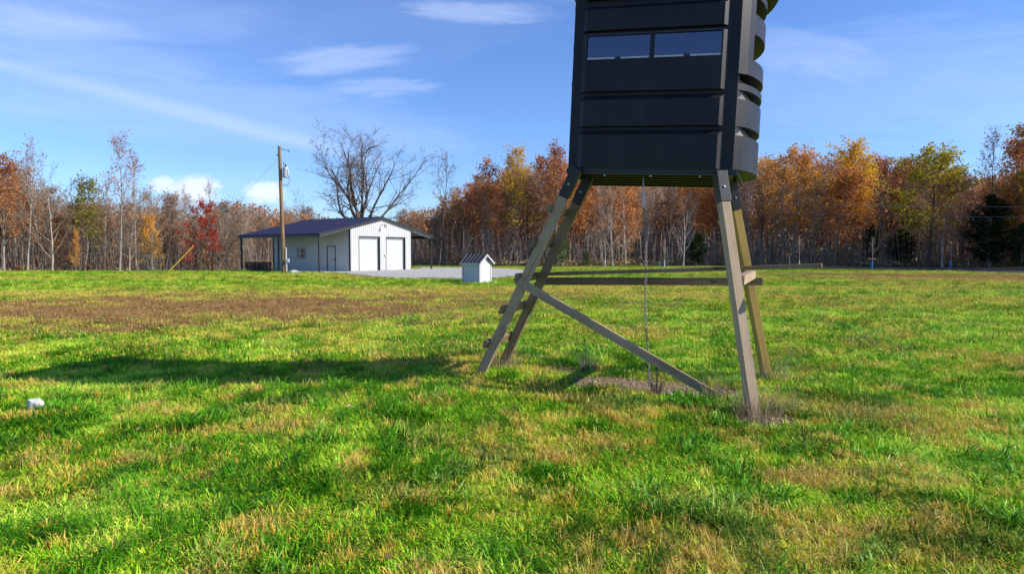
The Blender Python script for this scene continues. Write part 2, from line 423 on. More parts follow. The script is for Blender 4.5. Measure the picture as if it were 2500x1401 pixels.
def leafmat(name, stops, trans=.46):
    stops = [(p_, tuple(min(v_*1.18, .9) for v_ in c_)) for p_, c_ in stops]
    m, t, b = newmat(name)
    r = t.attr('rnd'); oi = t.new('ShaderNodeObjectInfo').outputs['Random']
    co = t.new('ShaderNodeTexCoord').outputs['Object']
    cmb = t.vm('ADD', co, t.vm('MULTIPLY', t.new('ShaderNodeCombineXYZ').outputs[0], (1,1,1)))
    n = t.noise(cmb, .45, 3)
    f = t.math('ADD', t.math('MULTIPLY', r, .6), t.math('MULTIPLY', t.math('SUBTRACT', n, .5), 1.1))
    f = t.math('ADD', f, t.math('MULTIPLY', oi, .30), clamp=True)
    c = t.ramp(f, stops)
    n_ = len(stops)
    di = t.new('ShaderNodeBsdfDiffuse'); tr = t.new('ShaderNodeBsdfTranslucent'); t.put(di.inputs[0], c); t.put(tr.inputs[0], c)
    mx = t.new('ShaderNodeMixShader'); mx.inputs[0].default_value = trans
    t.l.new(di.outputs[0], mx.inputs[1]); t.l.new(tr.outputs[0], mx.inputs[2])
    t.l.new(mx.outputs[0], t.n['Material Output'].inputs[0])
    return m
L = {}
L['rust'] = leafmat('rust_leaves', [(0,(.17,.068,.032)),(.35,(.44,.17,.058)),(.7,(.64,.29,.085)),(1,(.74,.44,.16))])
L['orange'] = leafmat('orange_leaves', [(0,(.28,.11,.03)),(.4,(.58,.27,.05)),(.75,(.76,.42,.07)),(1,(.80,.54,.13))])
L['gold'] = leafmat('golden_leaves', [(0,(.30,.17,.02)),(.4,(.60,.36,.03)),(.75,(.76,.50,.05)),(1,(.80,.62,.10))])
L['olive'] = leafmat('olive_gold_leaves', [(0,(.11,.12,.015)),(.4,(.32,.28,.025)),(.75,(.58,.45,.04)),(1,(.70,.58,.07))])
L['brown'] = leafmat('brown_leaves', [(0,(.15,.095,.06)),(.4,(.34,.21,.12)),(.75,(.48,.32,.19)),(1,(.60,.44,.29))])
L['red'] = leafmat('red_leaves', [(0,(.14,.012,.015)),(.4,(.34,.025,.02)),(.8,(.52,.07,.03)),(1,(.58,.16,.06))])
L['redbrown'] = leafmat('reddish_brown_leaves', [(0,(.16,.055,.04)),(.4,(.38,.15,.08)),(.75,(.54,.25,.12)),(1,(.62,.37,.21))])
L['green'] = leafmat('evergreen_needles', [(0,(.007,.014,.005)),(.5,(.018,.034,.010)),(1,(.05,.075,.02))], .15)
L['brightgreen'] = leafmat('light_green_needles', [(0,(.03,.06,.012)),(.5,(.09,.15,.03)),(1,(.20,.24,.05))], .3)
L['darkbrush'] = leafmat('dark_brush_leaves', [(0,(.035,.035,.016)),(.5,(.13,.105,.05)),(1,(.30,.22,.11))], .2)
L['tan'] = leafmat('tan_dry_grass', [(0,(.20,.14,.07)),(.5,(.36,.27,.14)),(1,(.50,.40,.24))], .3)

# ------------------------------------------------------------------ ground sheet
def make_ground():
    ys = [-40, -20, -8, -3, 0]
    y = 0.0
    while y < 14: y += 0.11; ys.append(y)
    while y < 130: y *= 1.016; ys.append(y)
    ys += [160, 220, 320, 500, 900, 1500]
    us = list(np.linspace(-1, 1, 221))
    X = []; Y = []
    for yy in ys:
        half = 14 + 1.05*max(yy, 0) if yy < 150 else 14+1.05*yy
        for u in us: X.append(u*half); Y.append(yy)
    X = np.array(X); Y = np.array(Y); Z = terrain(X, Y)
    far = Y > 130; Z[far] = Z[far]*0 + terrain(X[far], np.full(far.sum(), 130.0))
    V = np.stack([X, Y, Z], 1); n = len(us); F = []
    for j in range(len(ys)-1):
        for i in range(n-1):
            a = j*n+i; F.append((a, a+1, a+1+n, a+n))
    m, t, b = newmat('field_turf')
    pos = t.new('ShaderNodeNewGeometry').outputs['Position']
    dry, brown, dirt, lit = [t.attr(k) for k in ('dry', 'brown', 'dirt', 'litter')]
    n1 = t.noise(pos, 3.2, 5, .62); n2 = t.noise(pos, 21.0, 4, .65); n3 = t.noise(t.mapping(pos, (.5,1.2,1)), 1.1, 4, .6)
    g = t.mix(t.ss(n2, .3, .72), (.010,.022,.004,1), (.06,.15,.008,1))
    g = t.mix(t.ss(n3, .42, .66), g, t.mix(n2, (.05,.085,.010,1), (.17,.25,.020,1)))
    dc = t.mix(n2, (.12,.10,.02,1), (.42,.36,.08,1))
    f1 = t.math('ADD', dry, t.math('MULTIPLY', t.math('SUBTRACT', n1, .5), .7), clamp=True)
    c = t.mix(t.math('MULTIPLY', f1, .8), g, dc)
    bc = t.mix(t.ss(n2, .3, .7), (.15,.085,.03,1), (.44,.27,.10,1))
    c = t.mix(t.math('MULTIPLY', t.ss(t.math('ADD', brown, t.math('MULTIPLY', t.math('SUBTRACT', n1, .5), .8)), .3, .75), .85), c, bc)
    so = t.mix(t.ss(n2, .35, .7), (.13,.085,.05,1), (.38,.28,.19,1))
    c = t.mix(dirt, c, so)
    li = t.mix(t.ss(n2, .35, .65), (.05,.030,.018,1), (.20,.12,.065,1))
    c = t.mix(lit, c, li)
    t.put(b.inputs['Base Color'], c); b.inputs['Roughness'].default_value = 1.0; b.inputs['Specular IOR Level'].default_value = 0.05
    bn = t.new('ShaderNodeBump'); bn.inputs['Strength'].default_value = .9; bn.inputs['Distance'].default_value = .05
    t.put(bn.inputs['Height'], t.math('ADD', n2, n1)); t.l.new(bn.outputs[0], b.inputs['Normal'])
    me = mesh_np('ground', V, F, [m], True)
    d, br, di, li_, co = fields(X, Y)
    for k, a in (('dry', d), ('brown', br), ('dirt', di), ('litter', li_)): fattr(me, k, a, 'POINT')
    o = bpy.data.objects.new('ground', me); COL.objects.link(o); o['kind'] = 'structure'
    return o
ground = make_ground()

def make_gravel():
    # drape a filled polygon 2-3 cm over the field, edges ragged
    rng = np.random.RandomState(3)
    poly = []
    n = len(GRAV)
    for i in range(n):
        a = np.array(GRAV[i]); b = np.array(GRAV[(i+1) % n]); k = max(2, int(np.linalg.norm(b-a)/0.6))
        for j in range(k):
            p = a+(b-a)*j/k + rng.uniform(-.16, .16, 2)*(1 if p_ok(i) else 0); poly.append(tuple(p))
    st = 0.45
    xs = np.arange(-17, 3, st); yy = np.arange(38, 73, st)
    GX, GY = np.meshgrid(xs, yy); ok = in_poly(GX, GY, poly)
    idx = -np.ones(GX.shape, int); V = []; F = []
    nx = len(xs); ny = len(yy)
    vid = {}
    def vv(j, i):
        if (j, i) not in vid:
            x = xs[i]+rng.uniform(-.1, .1); y = yy[j]+rng.uniform(-.1, .1); vid[(j, i)] = len(V)
            V.append((x, y, tz(x, y)+.035+.012*math.sin(x*3.1+y*2.3)))
        return vid[(j, i)]
    for j in range(ny-1):
        for i in range(nx-1):
            if ok[j, i] and ok[j+1, i] and ok[j, i+1] and ok[j+1, i+1]:
                F.append((vv(j, i), vv(j, i+1), vv(j+1, i+1), vv(j+1, i)))
    m, t, b = newmat('pale_gravel')
    pos = t.new('ShaderNodeNewGeometry').outputs['Position']
    n2 = t.noise(pos, 9, 5, .7); n1 = t.noise(pos, .6, 3)
    c = t.mix(t.ss(n2, .3, .7), (.28,.27,.245,1), (.58,.56,.52,1)); c = t.mix(t.ss(n1, .45, .75), c, t.mix(.45, c, (.34,.29,.2,1)))
    t.put(b.inputs['Base Color'], c); b.inputs['Roughness'].default_value = .95
    bn = t.new('ShaderNodeBump'); bn.inputs['Strength'].default_value = .8; bn.inputs['Distance'].default_value = .05
    t.put(bn.inputs['Height'], n2); t.l.new(bn.outputs[0], b.inputs['Normal'])
    me = mesh_np('gravel_drive', V, F, [m], False)
    o = bpy.data.objects.new('gravel_drive', me); COL.objects.link(o); o['kind'] = 'structure'
def p_ok(i): return True
make_gravel()
def make_road():
    rng = np.random.RandomState(8); V = []; F = []; n = 60; k = 8
    for i, px in enumerate(np.linspace(1785, 2945, n)):
        d0 = np.interp(px, RPX, RNEAR)+.12*math.sin(i*1.7); d1 = np.interp(px, RPX, RFAR)
        for j in range(k):
            D = d0+(d1-d0)*j/(k-1); x = (px-1250)/FPX*D; V.append((x, D, tz(x, D)+.03))
    for i in range(n-1):
        for j in range(k-1): a = i*k+j; F.append((a, a+k, a+k+1, a+1))
    m, t, b = newmat('old_asphalt'); pos = t.new('ShaderNodeNewGeometry').outputs['Position']
    c = t.mix(t.noise(pos, 1.2, 4), (.030,.030,.034,1), (.062,.060,.062,1)); c = t.mix(t.ss(t.noise(pos, 14, 3, .7), .5, .8), c, (.10,.085,.065,1))
    t.put(b.inputs['Base Color'], c); b.inputs['Roughness'].default_value = .95; b.inputs['Specular IOR Level'].default_value = .1
    o = bpy.data.objects.new('road', mesh_np('road', V, F, [m])); COL.objects.link(o); o['kind'] = 'structure'
make_road()

# ------------------------------------------------------------------ grass (stuff, instanced tufts)
def tuft_mesh(name, seed, nbl, rad, l0, l1, wd, lean, mats, straw=0.0, flop=1.0):
    r = np.random.RandomState(seed); V = []; F = []; rn = []; mi = []
    for k in range(nbl):
        a = r.uniform(0, 2*PI); q = rad*math.sqrt(r.uniform()); x, y = q*math.cos(a), q*math.sin(a)
        ln = r.uniform(l0, l1); az = r.uniform(0, 2*PI) if r.uniform() < .5 else a + r.uniform(-.6, .6)
        le = r.uniform(.25, 1.0)*lean; ww = wd*r.uniform(.6, 1.25)
        dx, dy = math.cos(az), math.sin(az); px_, py_ = -dy, dx
        tw = r.uniform(-.9, .9); qx, qy = math.cos(math.atan2(py_, px_)+tw), math.sin(math.atan2(py_, px_)+tw)
        pts = []; p = np.array([x, y, -.008]); el = PI/2 - le*.62
        for s_ in range(3):
            pts.append(p.copy()); st_ = ln/3
            p = p + st_*np.array([dx*math.cos(el), dy*math.cos(el), math.sin(el)]); el -= le*flop*(.38+.2*s_)
        pts.append(p)
        o = len(V); wv = [1.0, .95, .62]
        for i in range(3):
            V.append(tuple(pts[i]-np.array([qx, qy, 0])*ww*wv[i]/2)); V.append(tuple(pts[i]+np.array([qx, qy, 0])*ww*wv[i]/2))
        V.append(tuple(pts[3]))
        fs = [(o, o+1, o+3), (o, o+3, o+2), (o+2, o+3, o+5), (o+2, o+5, o+4), (o+4, o+5, o+6)]
        v = r.uniform(); sm = 1 if r.uniform() < straw else 0
        F += fs; rn += [v]*5; mi += [sm]*5
    me = mesh_np(name, V, F, mats, False, mi); fattr(me, 'rnd', rn)
    o = bpy.data.objects.new(name, me)
    return o

def blade_mat(name, stops, drystops, rough=.5, trans=.24):
    m, t, b = newmat(name)
    r = t.attr('rnd'); dry = t.attr('dry', 'INSTANCER'); br = t.attr('brown', 'INSTANCER'); v = t.attr('tone', 'INSTANCER')
    f = t.math('ADD', t.math('MULTIPLY', r, .55), t.math('MULTIPLY', t.ss(v, .36, .66), .45))
    c = t.ramp(f, stops); d = t.ramp(r, drystops)
    k = t.math('SUBTRACT', t.math('ADD', t.math('MULTIPLY', dry, 1.15), t.math('MULTIPLY', r, .55)), .62, clamp=True)
    c = t.mix(k, c, d)
    bc = t.ramp(r, [(0, (.17,.09,.03)), (.6, (.44,.26,.09)), (1, (.58,.40,.17))])
    c = t.mix(t.ss(t.math('ADD', br, t.math('MULTIPLY', r, .4)), .45, .8), c, bc)
    di = t.new('ShaderNodeBsdfPrincipled'); t.put(di.inputs['Base Color'], c); di.inputs['Roughness'].default_value = rough
    di.inputs['Specular IOR Level'].default_value = .12
    tr = t.new('ShaderNodeBsdfTranslucent'); t.put(tr.inputs[0], c)
    mx = t.new('ShaderNodeMixShader'); mx.inputs[0].default_value = trans
    t.l.new(di.outputs[0], mx.inputs[1]); t.l.new(tr.outputs[0], mx.inputs[2])
    t.l.new(mx.outputs[0], t.n['Material Output'].inputs[0])
    return m
GR = blade_mat('green_blades', [(0,(.030,.12,.004)),(.3,(.17,.46,.008)),(.62,(.42,.74,.025)),(1,(.74,.84,.13))], [(0,(.36,.52,.02)),(.6,(.74,.68,.05)),(1,(.88,.76,.15))])
GD = blade_mat('deep_green_blades', [(0,(.016,.080,.003)),(.5,(.080,.29,.006)),(1,(.26,.56,.03))], [(0,(.08,.16,.02)),(1,(.34,.38,.07))], .38)
GS = blade_mat('straw_blades', [(0,(.55,.34,.03)),(.5,(.84,.58,.08)),(1,(.90,.78,.24))], [(0,(.46,.28,.05)),(1,(.74,.57,.2))])

def make_grass():
    pc = bpy.data.collections.new('grass_tufts')
    protos = [
        tuft_mesh('tuft_a', 1, 44, .08, .026, .066, .0060, 1.5, [GR, GS], .16),
        tuft_mesh('tuft_b', 2, 44, .085, .024, .058, .0054, 1.8, [GR, GS], .24),
        tuft_mesh('tuft_c', 3, 38, .08, .034, .084, .0068, 1.7, [GR, GS], .10),
        tuft_mesh('tuft_d', 4, 36, .095, .055, .115, .0075, 2.1, [GD, GS], .03, 1.1),
        tuft_mesh('tuft_e', 5, 38, .10, .048, .10, .0070, 2.3, [GD, GS], .05, 1.0),
        tuft_mesh('tuft_f', 6, 34, .08, .04, .10, .0048, 2.2, [GS, GR], .25),
        tuft_mesh('tuft_g', 7, 24, .045, .05, .09, .0058, .6, [GS, GR], .10),
        tuft_mesh('tuft_h', 8, 74, .22, .045, .09, .010, 1.5, [GR, GS], .10),
        tuft_mesh('tuft_i', 9, 74, .22, .04, .085, .009, 1.7, [GR, GS], .16),
        tuft_mesh('tuft_j', 10, 64, .22, .06, .115, .012, 1.8, [GD, GS], .03),
        tuft_mesh('tuft_k', 11, 60, .22, .05, .10, .009, 1.3, [GS, GR], .3),
    ]
    for p in protos: pc.objects.link(p)
    rng = np.random.RandomState(5)
    Xs = []; Ys = []; Z_ = []
    def band(y0, y1, dens, zone):
        hw = 0.80*y1+1.8; n = int(dens*2*hw*(y1-y0)); x = rng.uniform(-hw, hw, n); y = rng.uniform(y0, y1, n)
        k = np.abs(x) < .80*y+1.8; Xs.append(x[k]); Ys.append(y[k]); Z_.append(np.full(k.sum(), zone))
    band(1.2, 2.4, 150, 0)
    y = 2.4
    while y < 13:
        y2 = y+.5; band(y, y2, 420*min(1, (5.5/y))**1.05, 0); y = y2
    y = 9.0
    while y < 72:
        y2 = y*1.07; band(y, y2, 52*min(1, (14/y))**1.1, 1); y = y2
    x = np.concatenate(Xs); y = np.concatenate(Ys); zn = np.concatenate(Z_)
    dry, br, di, li, co = fields(x, y)
    r = rng.uniform(size=len(x))
    keep = (rng.uniform(size=len(x)) > di*1.5-.05) & (rng.uniform(size=len(x)) > li*.9) & ~in_poly(x, y, GRAV) & ~on_road(x, y)
    # clear under the barn and shed
    bx = (x+13.25)*.5497+(y-56)*.8354; by = -(x+13.25)*.8354+(y-56)*.5497
    keep &= ~((bx > -3.3) & (bx < 10.7) & (by > -.2) & (by < 10))
    x, y, zn, dry, br, li, co, r = [a[keep] for a in (x, y, zn, dry, br, li, co, r)]
    n = len(x); kind = np.zeros(n, int)
    cz = sst(fbm(x, y, 3.4, 3, 77), .47, .62)*(.35+.65*co)
    near = zn == 0
    pick = rng.randint(0, 3, n); kind[near] = pick[near]
    kind[near & (r < .78*np.clip(cz, 0, 1)+.03)] = 3; kind[near & (kind == 3) & (rng.uniform(size=n) < .5)] = 4
    clump = sst(fbm(x, y, 5.5, 2, 91), .50, .60)
    st = near & (rng.uniform(size=n) < .55*dry*(.25+clump)+.02); kind[st] = 5
    kind[st & (rng.uniform(size=n) < .45)] = 6
    far = ~near
    kind[far] = 7+rng.randint(0, 2, far.sum())
    kind[far & (rng.uniform(size=n) < .8*cz+.03)] = 9
    kind[far & (rng.uniform(size=n) < .55*dry)] = 10
    z = terrain(x, y)
    me = bpy.data.meshes.new('grass'); me.vertices.add(n); me.vertices.foreach_set('co', np.stack([x, y, z], 1).astype(np.float32).ravel())
    fattr(me, 'kind_index', kind, 'POINT', 'INT')
    az_ = fbm(x, y, .9, 2, 88)*14; coarse_ = (kind == 3) | (kind == 4) | (kind == 9)
    rzv = np.where(coarse_, az_+rng.uniform(-.7, .7, n), rng.uniform(0, 2*PI, n)); tl = np.where(coarse_, .55, .12)
    rot = np.stack([tl+rng.uniform(-.15, .15, n), rng.uniform(-.15, .15, n), rzv], 1); fattr(me, 'rot', rot, 'POINT', 'FLOAT_VECTOR')
    sc = rng.uniform(.7, 1.25, n)*(.8+.45*fbm(x, y, 1.4, 2, 55)); sc *= np.where(br > .5, .75, 1.0)
    fattr(me, 'scl', sc, 'POINT')
    fattr(me, 'dry', dry, 'POINT'); fattr(me, 'brown', np.maximum(br, li*.9), 'POINT'); fattr(me, 'tone', .55*fbm(x, y, .8, 3, 66)+.45*fbm(x, y, 3.2, 2, 67), 'POINT')
    o = bpy.data.objects.new('grass', me); COL.objects.link(o)
    ng = bpy.data.node_groups.new('grass_scatter', 'GeometryNodeTree')
    ng.interface.new_socket('Geometry', in_out='INPUT', socket_type='NodeSocketGeometry')
    ng.interface.new_socket('Geometry', in_out='OUTPUT', socket_type='NodeSocketGeometry')
    N = ng.nodes; K = ng.links
    gi = N.new('NodeGroupInput'); go = N.new('NodeGroupOutput')
    ci = N.new('GeometryNodeCollectionInfo'); ci.inputs['Collection'].default_value = pc
    ci.inputs['Separate Children'].default_value = True; ci.inputs['Reset Children'].default_value = True
    ip = N.new('GeometryNodeInstanceOnPoints'); ip.inputs['Pick Instance'].default_value = True
    mp = N.new('GeometryNodeMeshToPoints')
    K.new(gi.outputs[0], mp.inputs['Mesh']); K.new(mp.outputs[0], ip.inputs['Points']); K.new(ci.outputs[0], ip.inputs['Instance'])
    def na(nm, ty):
        a = N.new('GeometryNodeInputNamedAttribute'); a.data_type = ty; a.inputs['Name'].default_value = nm; return a.outputs['Attribute']
    K.new(na('kind_index', 'INT'), ip.inputs['Instance Index'])
    er = N.new('FunctionNodeEulerToRotation'); K.new(na('rot', 'FLOAT_VECTOR'), er.inputs[0]); K.new(er.outputs[0], ip.inputs['Rotation'])
    K.new(na('scl', 'FLOAT'), ip.inputs['Scale'])
    K.new(ip.outputs[0], go.inputs[0])
    md = o.modifiers.new('scatter', 'NODES'); md.node_group = ng
    tag(o, 'mown green grass with straw coloured patches covering the field', 'grass', kind='stuff')
    print('grass tufts', n)
make_grass()

# ------------------------------------------------------------------ white metal barn
def make_barn():
    B = empty('metal_barn', (-13.25, 56.0, tz(-13.25, 56)-.02), math.atan2(.8354, .5497))
    tag(B, 'white ribbed metal barn with dark roof, two roll-up doors and open lean-tos', 'barn')
    W, LN, EV, RZ, SL = 7.4, 9.8, 3.70, 4.56, 0.222
    def zr(x): return RZ - SL*abs(x-3.7)
    # ---- gable wall at y=0 with two openings
    ops = [(.95, 3.42, 2.94), (4.17, 6.62, 2.94)]
    def gable(name, y, openings, sgn):
        m = MB(); cuts = sorted(set([0, 3.7, W] + [v for o_ in openings for v in o_[:2]]))
        def slab(x0, x1, zb):
            V = [(x0, y, zb), (x1, y, zb), (x1, y, zr(x1)-.06), (x0, y, zr(x0)-.06)]
            V += [(a, y+.04*sgn, c) for a, b_, c in V]
            m.add(V, [(0,1,2,3), (7,6,5,4), (0,4,5,1), (1,5,6,2), (2,6,7,3), (3,7,4,0)])
        for a, b_ in zip(cuts[:-1], cuts[1:]):
            if b_-a < .02: continue
            mid_ = (a+b_)/2; zb = 0.03
            for o_ in openings:
                if o_[0] < mid_ < o_[1]: zb = o_[2]
            slab(a, b_, zb)
        x = .16
        while x < W-.05:
            zb = .03
            for o_ in openings:
                if o_[0]-.05 < x < o_[1]+.05: zb = o_[2]+.06
            zt = zr(x)-.075
            m.add([(x-.034, y-.001*sgn, zb), (x-.014, y-.026*sgn, zb), (x+.014, y-.026*sgn, zb), (x+.034, y-.001*sgn, zb),
                   (x-.034, y-.001*sgn, zt), (x-.014, y-.026*sgn, zt), (x+.014, y-.026*sgn, zt), (x+.034, y-.001*sgn, zt)],
                  [(0,1,5,4), (1,2,6,5), (2,3,7,6), (4,5,6,7)])
            x += .2286
        return m.build(name, M['white_metal'], B)
    gable('gable_wall', 0.0, ops, 1)
    gable('gable_wall', LN, [], -1)
    # ---- side walls
    def side(x, sgn, openings):
        m = MB(); cuts = sorted(set([0.05, LN-.05] + [v for o_ in openings for v in o_[:2]]))
        for a, b_ in zip(cuts[:-1], cuts[1:]):
            mid_ = (a+b_)/2; segs = [(.03, EV)]
            for (y0, y1, z0, z1) in openings:
                if y0 < mid_ < y1: segs = [(.03, z0), (z1, EV)] if z0 > .1 else [(z1, EV)]
            for z0, z1 in segs: m.box(min(x, x+.04*sgn), max(x, x+.04*sgn), a, b_, z0, z1)
        y = .18
        while y < LN-.1:
            segs = [(.03, EV-.03)]
            for (y0, y1, z0, z1) in openings:
                if y0-.08 < y < y1+.08: segs = [(.03, z0-.08), (z1+.08, EV-.03)] if z0 > .1 else [(z1+.08, EV-.03)]
            for z0, z1 in segs:
                xa, xb = x-.001*sgn, x-.026*sgn
                m.add([(xa, y-.034, z0), (xb, y-.014, z0), (xb, y+.014, z0), (xa, y+.034, z0),
                       (xa, y-.034, z1), (xb, y-.014, z1), (xb, y+.014, z1), (xa, y+.034, z1)], [(0,1,5,4), (1,2,6,5), (2,3,7,6), (4,5,6,7)])
            y += .2286
        return m.build('side_wall', M['white_metal'], B)
    side(0.0, 1, [(1.72, 2.78, 0, 2.12), (5.5, 6.5, 1.04, 1.96)])
    side(W, -1, [])
    # ---- corner trims
    for cx, cy in ((0, 0), (W, 0), (0, LN), (W, LN)):
        m = MB(); sx = -1 if cx == 0 else 1; sy = -1 if cy == 0 else 1
        xa, xb = sorted((cx+sx*.03, cx-sx*.10)); ya, yb = sorted((cy+sy*.03, cy+sy*.034))
        if sx < 0:   # dark trim lies mostly on the side wall
            m.box(cx-.032, cx-.027, min(cy, cy-sy*.14)-.002, max(cy, cy-sy*.14)+.032*(sy > 0), .03, EV+.02)
            m.box(cx-.032, cx+.02, *sorted((cy+sy*.026, cy+sy*.034)), .03, EV+.02)
        else:
            m.box(cx+.027, cx+.032, min(cy, cy-sy*.14), max(cy, cy-sy*.14), .03, EV+.02)
            m.box(cx-.03, cx+.03, *sorted((cy+sy*.027, cy+sy*.034)), .03, EV+.02)
        m.build('corner_trim', M['dark_trim'], B)
    # ---- roof slopes, ribs
    def slope(x0, x1, y0, y1, name):
        m = MB(); th = .05
        m.add([(x0, y0, zr(x0)), (x1, y0, zr(x1)), (x1, y1, zr(x1)), (x0, y1, zr(x0)),
               (x0, y0, zr(x0)+th), (x1, y0, zr(x1)+th), (x1, y1, zr(x1)+th), (x0, y1, zr(x0)+th)],
              [(0,3,2,1), (4,5,6,7), (0,1,5,4), (1,2,6,5), (2,3,7,6), (3,0,4,7)])
        y = y0+.12
        while y < y1-.05:
            za, zb = zr(x0)+th, zr(x1)+th
            m.add([(x0, y-.03, za), (x0, y-.012, za+.03), (x0, y+.012, za+.03), (x0, y+.03, za),
                   (x1, y-.03, zb), (x1, y-.012, zb+.03), (x1, y+.012, zb+.03), (x1, y+.03, zb)],
                  [(0,1,5,4), (1,2,6,5), (2,3,7,6), (0,3,2,1), (4,5,6,7)])
            y += .2286
        return m.build(name, M['roof'], B)
    slope(-3.35, 3.7, -.18, LN+.2, 'roof_slope'); slope(3.7, 10.35, -.18, LN+.2, 'roof_slope')
    m = MB(); m.add([(3.5, -.2, zr(3.5)+.055), (3.7, -.2, RZ+.11), (3.9, -.2, zr(3.9)+.055), (3.5, LN+.22, zr(3.5)+.055), (3.7, LN+.22, RZ+.11), (3.9, LN+.22, zr(3.9)+.055)],
                    [(0,1,4,3), (1,2,5,4), (0,2,1), (3,4,5), (0,3,5,2)]); m.build('ridge_cap', M['dark_trim'], B)
    # rake fascias: on gable, and along each lean-to front
    def rake(x0, x1, y, name):
        m = MB(); a, b_ = zr(x0), zr(x1); h = .15
        m.add([(x0, y-.03, a-h), (x1, y-.03, b_-h), (x1, y-.03, b_+.06), (x0, y-.03, a+.06), (x0, y, a-h), (x1, y, b_-h), (x1, y, b_+.06), (x0, y, a+.06)],
              [(0,1,2,3), (7,6,5,4), (0,4,5,1), (1,5,6,2), (2,6,7,3), (3,7,4,0)]); m.build(name, M['dark_trim'], B)
    for yy in (-.185, LN+.24):
        rake(-3.37, 3.7, yy, 'rake_trim'); rake(3.7, 10.37, yy, 'rake_trim')
    # eave beams and posts
    for s_, x in ((-1, -3.3), (1, 10.3)):
        m = MB(); m.box(x-.05, x+.05, -.18, LN+.2, zr(x)-.21, zr(x)-.005); m.build('eave_beam', M['dark_trim'], B)
        for y in (0, LN/2, LN):
            m = MB(); m.box(x-.06-.06*s_, x+.06-.06*s_, y-.06, y+.06, .0, zr(x)-.212); m.box(x-.12-.06*s_, x+.12-.06*s_, y-.12, y+.12, 0, .02)
            m.build('post', M['dark_trim'], B)
        for y in (.02, LN/2, LN-.02):   # rafters of the lean-to
            a, b_ = (x, 0) if s_ < 0 else (W, x)
            m = MB(); m.bar((a, y, zr(a)-.14), (b_, y, zr(b_)-.14), .05, .2); m.build('rafter', M['white_metal'] if y < 1 else M['dark_trim'], B)
        for k in range(1, 4):            # purlins running along the lean-to
            xx = x*(k/4) if s_ < 0 else W+(x-W)*(k/4)
            m = MB(); m.box(xx-.02, xx+.02, -.15, LN+.15, zr(xx)-.10, zr(xx)-.012); m.build('purlin', M['white_metal'], B)
    # ---- roll-up doors
    for (x0, x1, zt) in ops:
        m = MB(); z = .03
        m.box(x0+.026, x1-.031, .19, .22, .03, zt-.031)
        while z < zt-.06:
            m.sweep([(x0+.05, z), (x1-.05, z), (x1-.05, z+.035), (x0+.05, z+.035)], .182, .19); z += .075
        m.build('garage_door', M['white_door'], B)
        m = MB(); m.box(x0, x0+.025, -.035, .24, .02, zt); m.box(x1-.03, x1, -.035, .24, .02, zt); m.box(x0+.025, x1-.03, -.035, .24, zt-.03, zt)
        m.build('door_jamb', M['dark_trim'], B)
        m = MB(); m.box(x0+.027, x1-.032, .12, .185, zt-.2, zt-.032); m.box(x1-.13, x1-.032, .14, .185, .03, zt-.2)
        m.build('door_track', M['galv'], B)
    # ---- side door
    d = MB(); d.box(.01, .05, 1.78, 2.72, .05, 2.06); dr = d.build('side_door', M['white_door'], B)
    h = MB(); h.tube([(-.005, 1.86, 1.0), (-.06, 1.86, 1.0)], .018, 8); h.tube([(-.06, 1.83, 1.0), (-.06, 1.97, 1.0)], .014, 6); h.box(-.008, .009, 1.83, 1.89, .9, 1.12); h.build('handle', M['black_metal'], dr)
    f = MB(); f.box(-.034, .04, 1.72, 1.778, .03, 2.12); f.box(-.034, .04, 2.722, 2.78, .03, 2.12); f.box(-.034, .04, 1.778, 2.722, 2.062, 2.12); f.build('door_frame', M['dark_trim'], B)
    # ---- window
    wn = MB(); y0, y1, z0, z1 = 5.5, 6.5, 1.04, 1.96; t_ = .05
    wn.box(-.036, .03, y0-.0, y0+t_, z0, z1); wn.box(-.036, .03, y1-t_, y1, z0, z1); wn.box(-.036, .03, y0+t_, y1-t_, z0, z0+t_); wn.box(-.036, .03, y0+t_, y1-t_, z1-t_, z1)
    wf = wn.build('window', M['dark_trim'], B)
    fr = MB(); a0, a1, b0, b1 = y0+t_, y1-t_, z0+t_, z1-t_; q = .07; zm = (b0+b1)/2
    for bx in ((a0, a0+q, b0, b1), (a1-q, a1, b0, b1), (a0+q, a1-q, b0, b0+q), (a0+q, a1-q, b1-q, b1), (a0+q, a1-q, zm-q/2, zm+q/2)):
        fr.box(-.026, .02, *bx)
    fr.build('window_frame', M['white_metal'], wf)
    for zz0, zz1 in ((b0+q, zm-q/2), (zm+q/2, b1-q)):
        pn = MB(); pn.box(0.0, .006, a0+q, a1-q, zz0, zz1); pn.build('pane', M['dark_glass'], wf)
    # ---- small fittings
    m = MB(); m.box(-.05, -.001, 4.22, 4.34, .88, 1.0); m.build('outlet_box', M['grey_plastic'], B)
    m = MB(); m.tube([(3.62, -.03, 3.92), (3.62, -.25, 3.98), (3.62, -.42, 3.94)], .025, 6); lp = m.build('wall_lamp', M['lamp_beige'], B)
    m = MB(); m.tube([(3.62, -.40, 3.96), (3.62, -.46, 3.90), (3.62, -.50, 3.74)], [.05, .10, .13], 10); m.build('lamp_head', M['lamp_beige'], lp)
    m = MB(); m.box(3.93, 3.99, -.09, -.03, 1.25, 1.42); m.box(4.05, 4.13, -.10, -.036, 1.2, 1.4); m.tube([(4.09, -.07, 1.2), (4.09, -.07, .05)], .022, 6); m.build('door_control', M['grey_plastic'], B)
    m = MB(); m.box(-3.45, -.04, -.1, LN+.1, -.25, .035); m.box(-.04, W+.05, -.04, LN+.1, -.25, .028); m.build('concrete_slab', M['concrete'], B)
    m = MB(); m.box(W+.05, 10.5, -.1, LN+.1, -.25, .033); m.build('concrete_slab', M['concrete'], B)
    return B
barn = make_barn()
Mb = Matrix.Translation(barn.location) @ Matrix.Rotation(barn.rotation_euler.z, 4, 'Z')

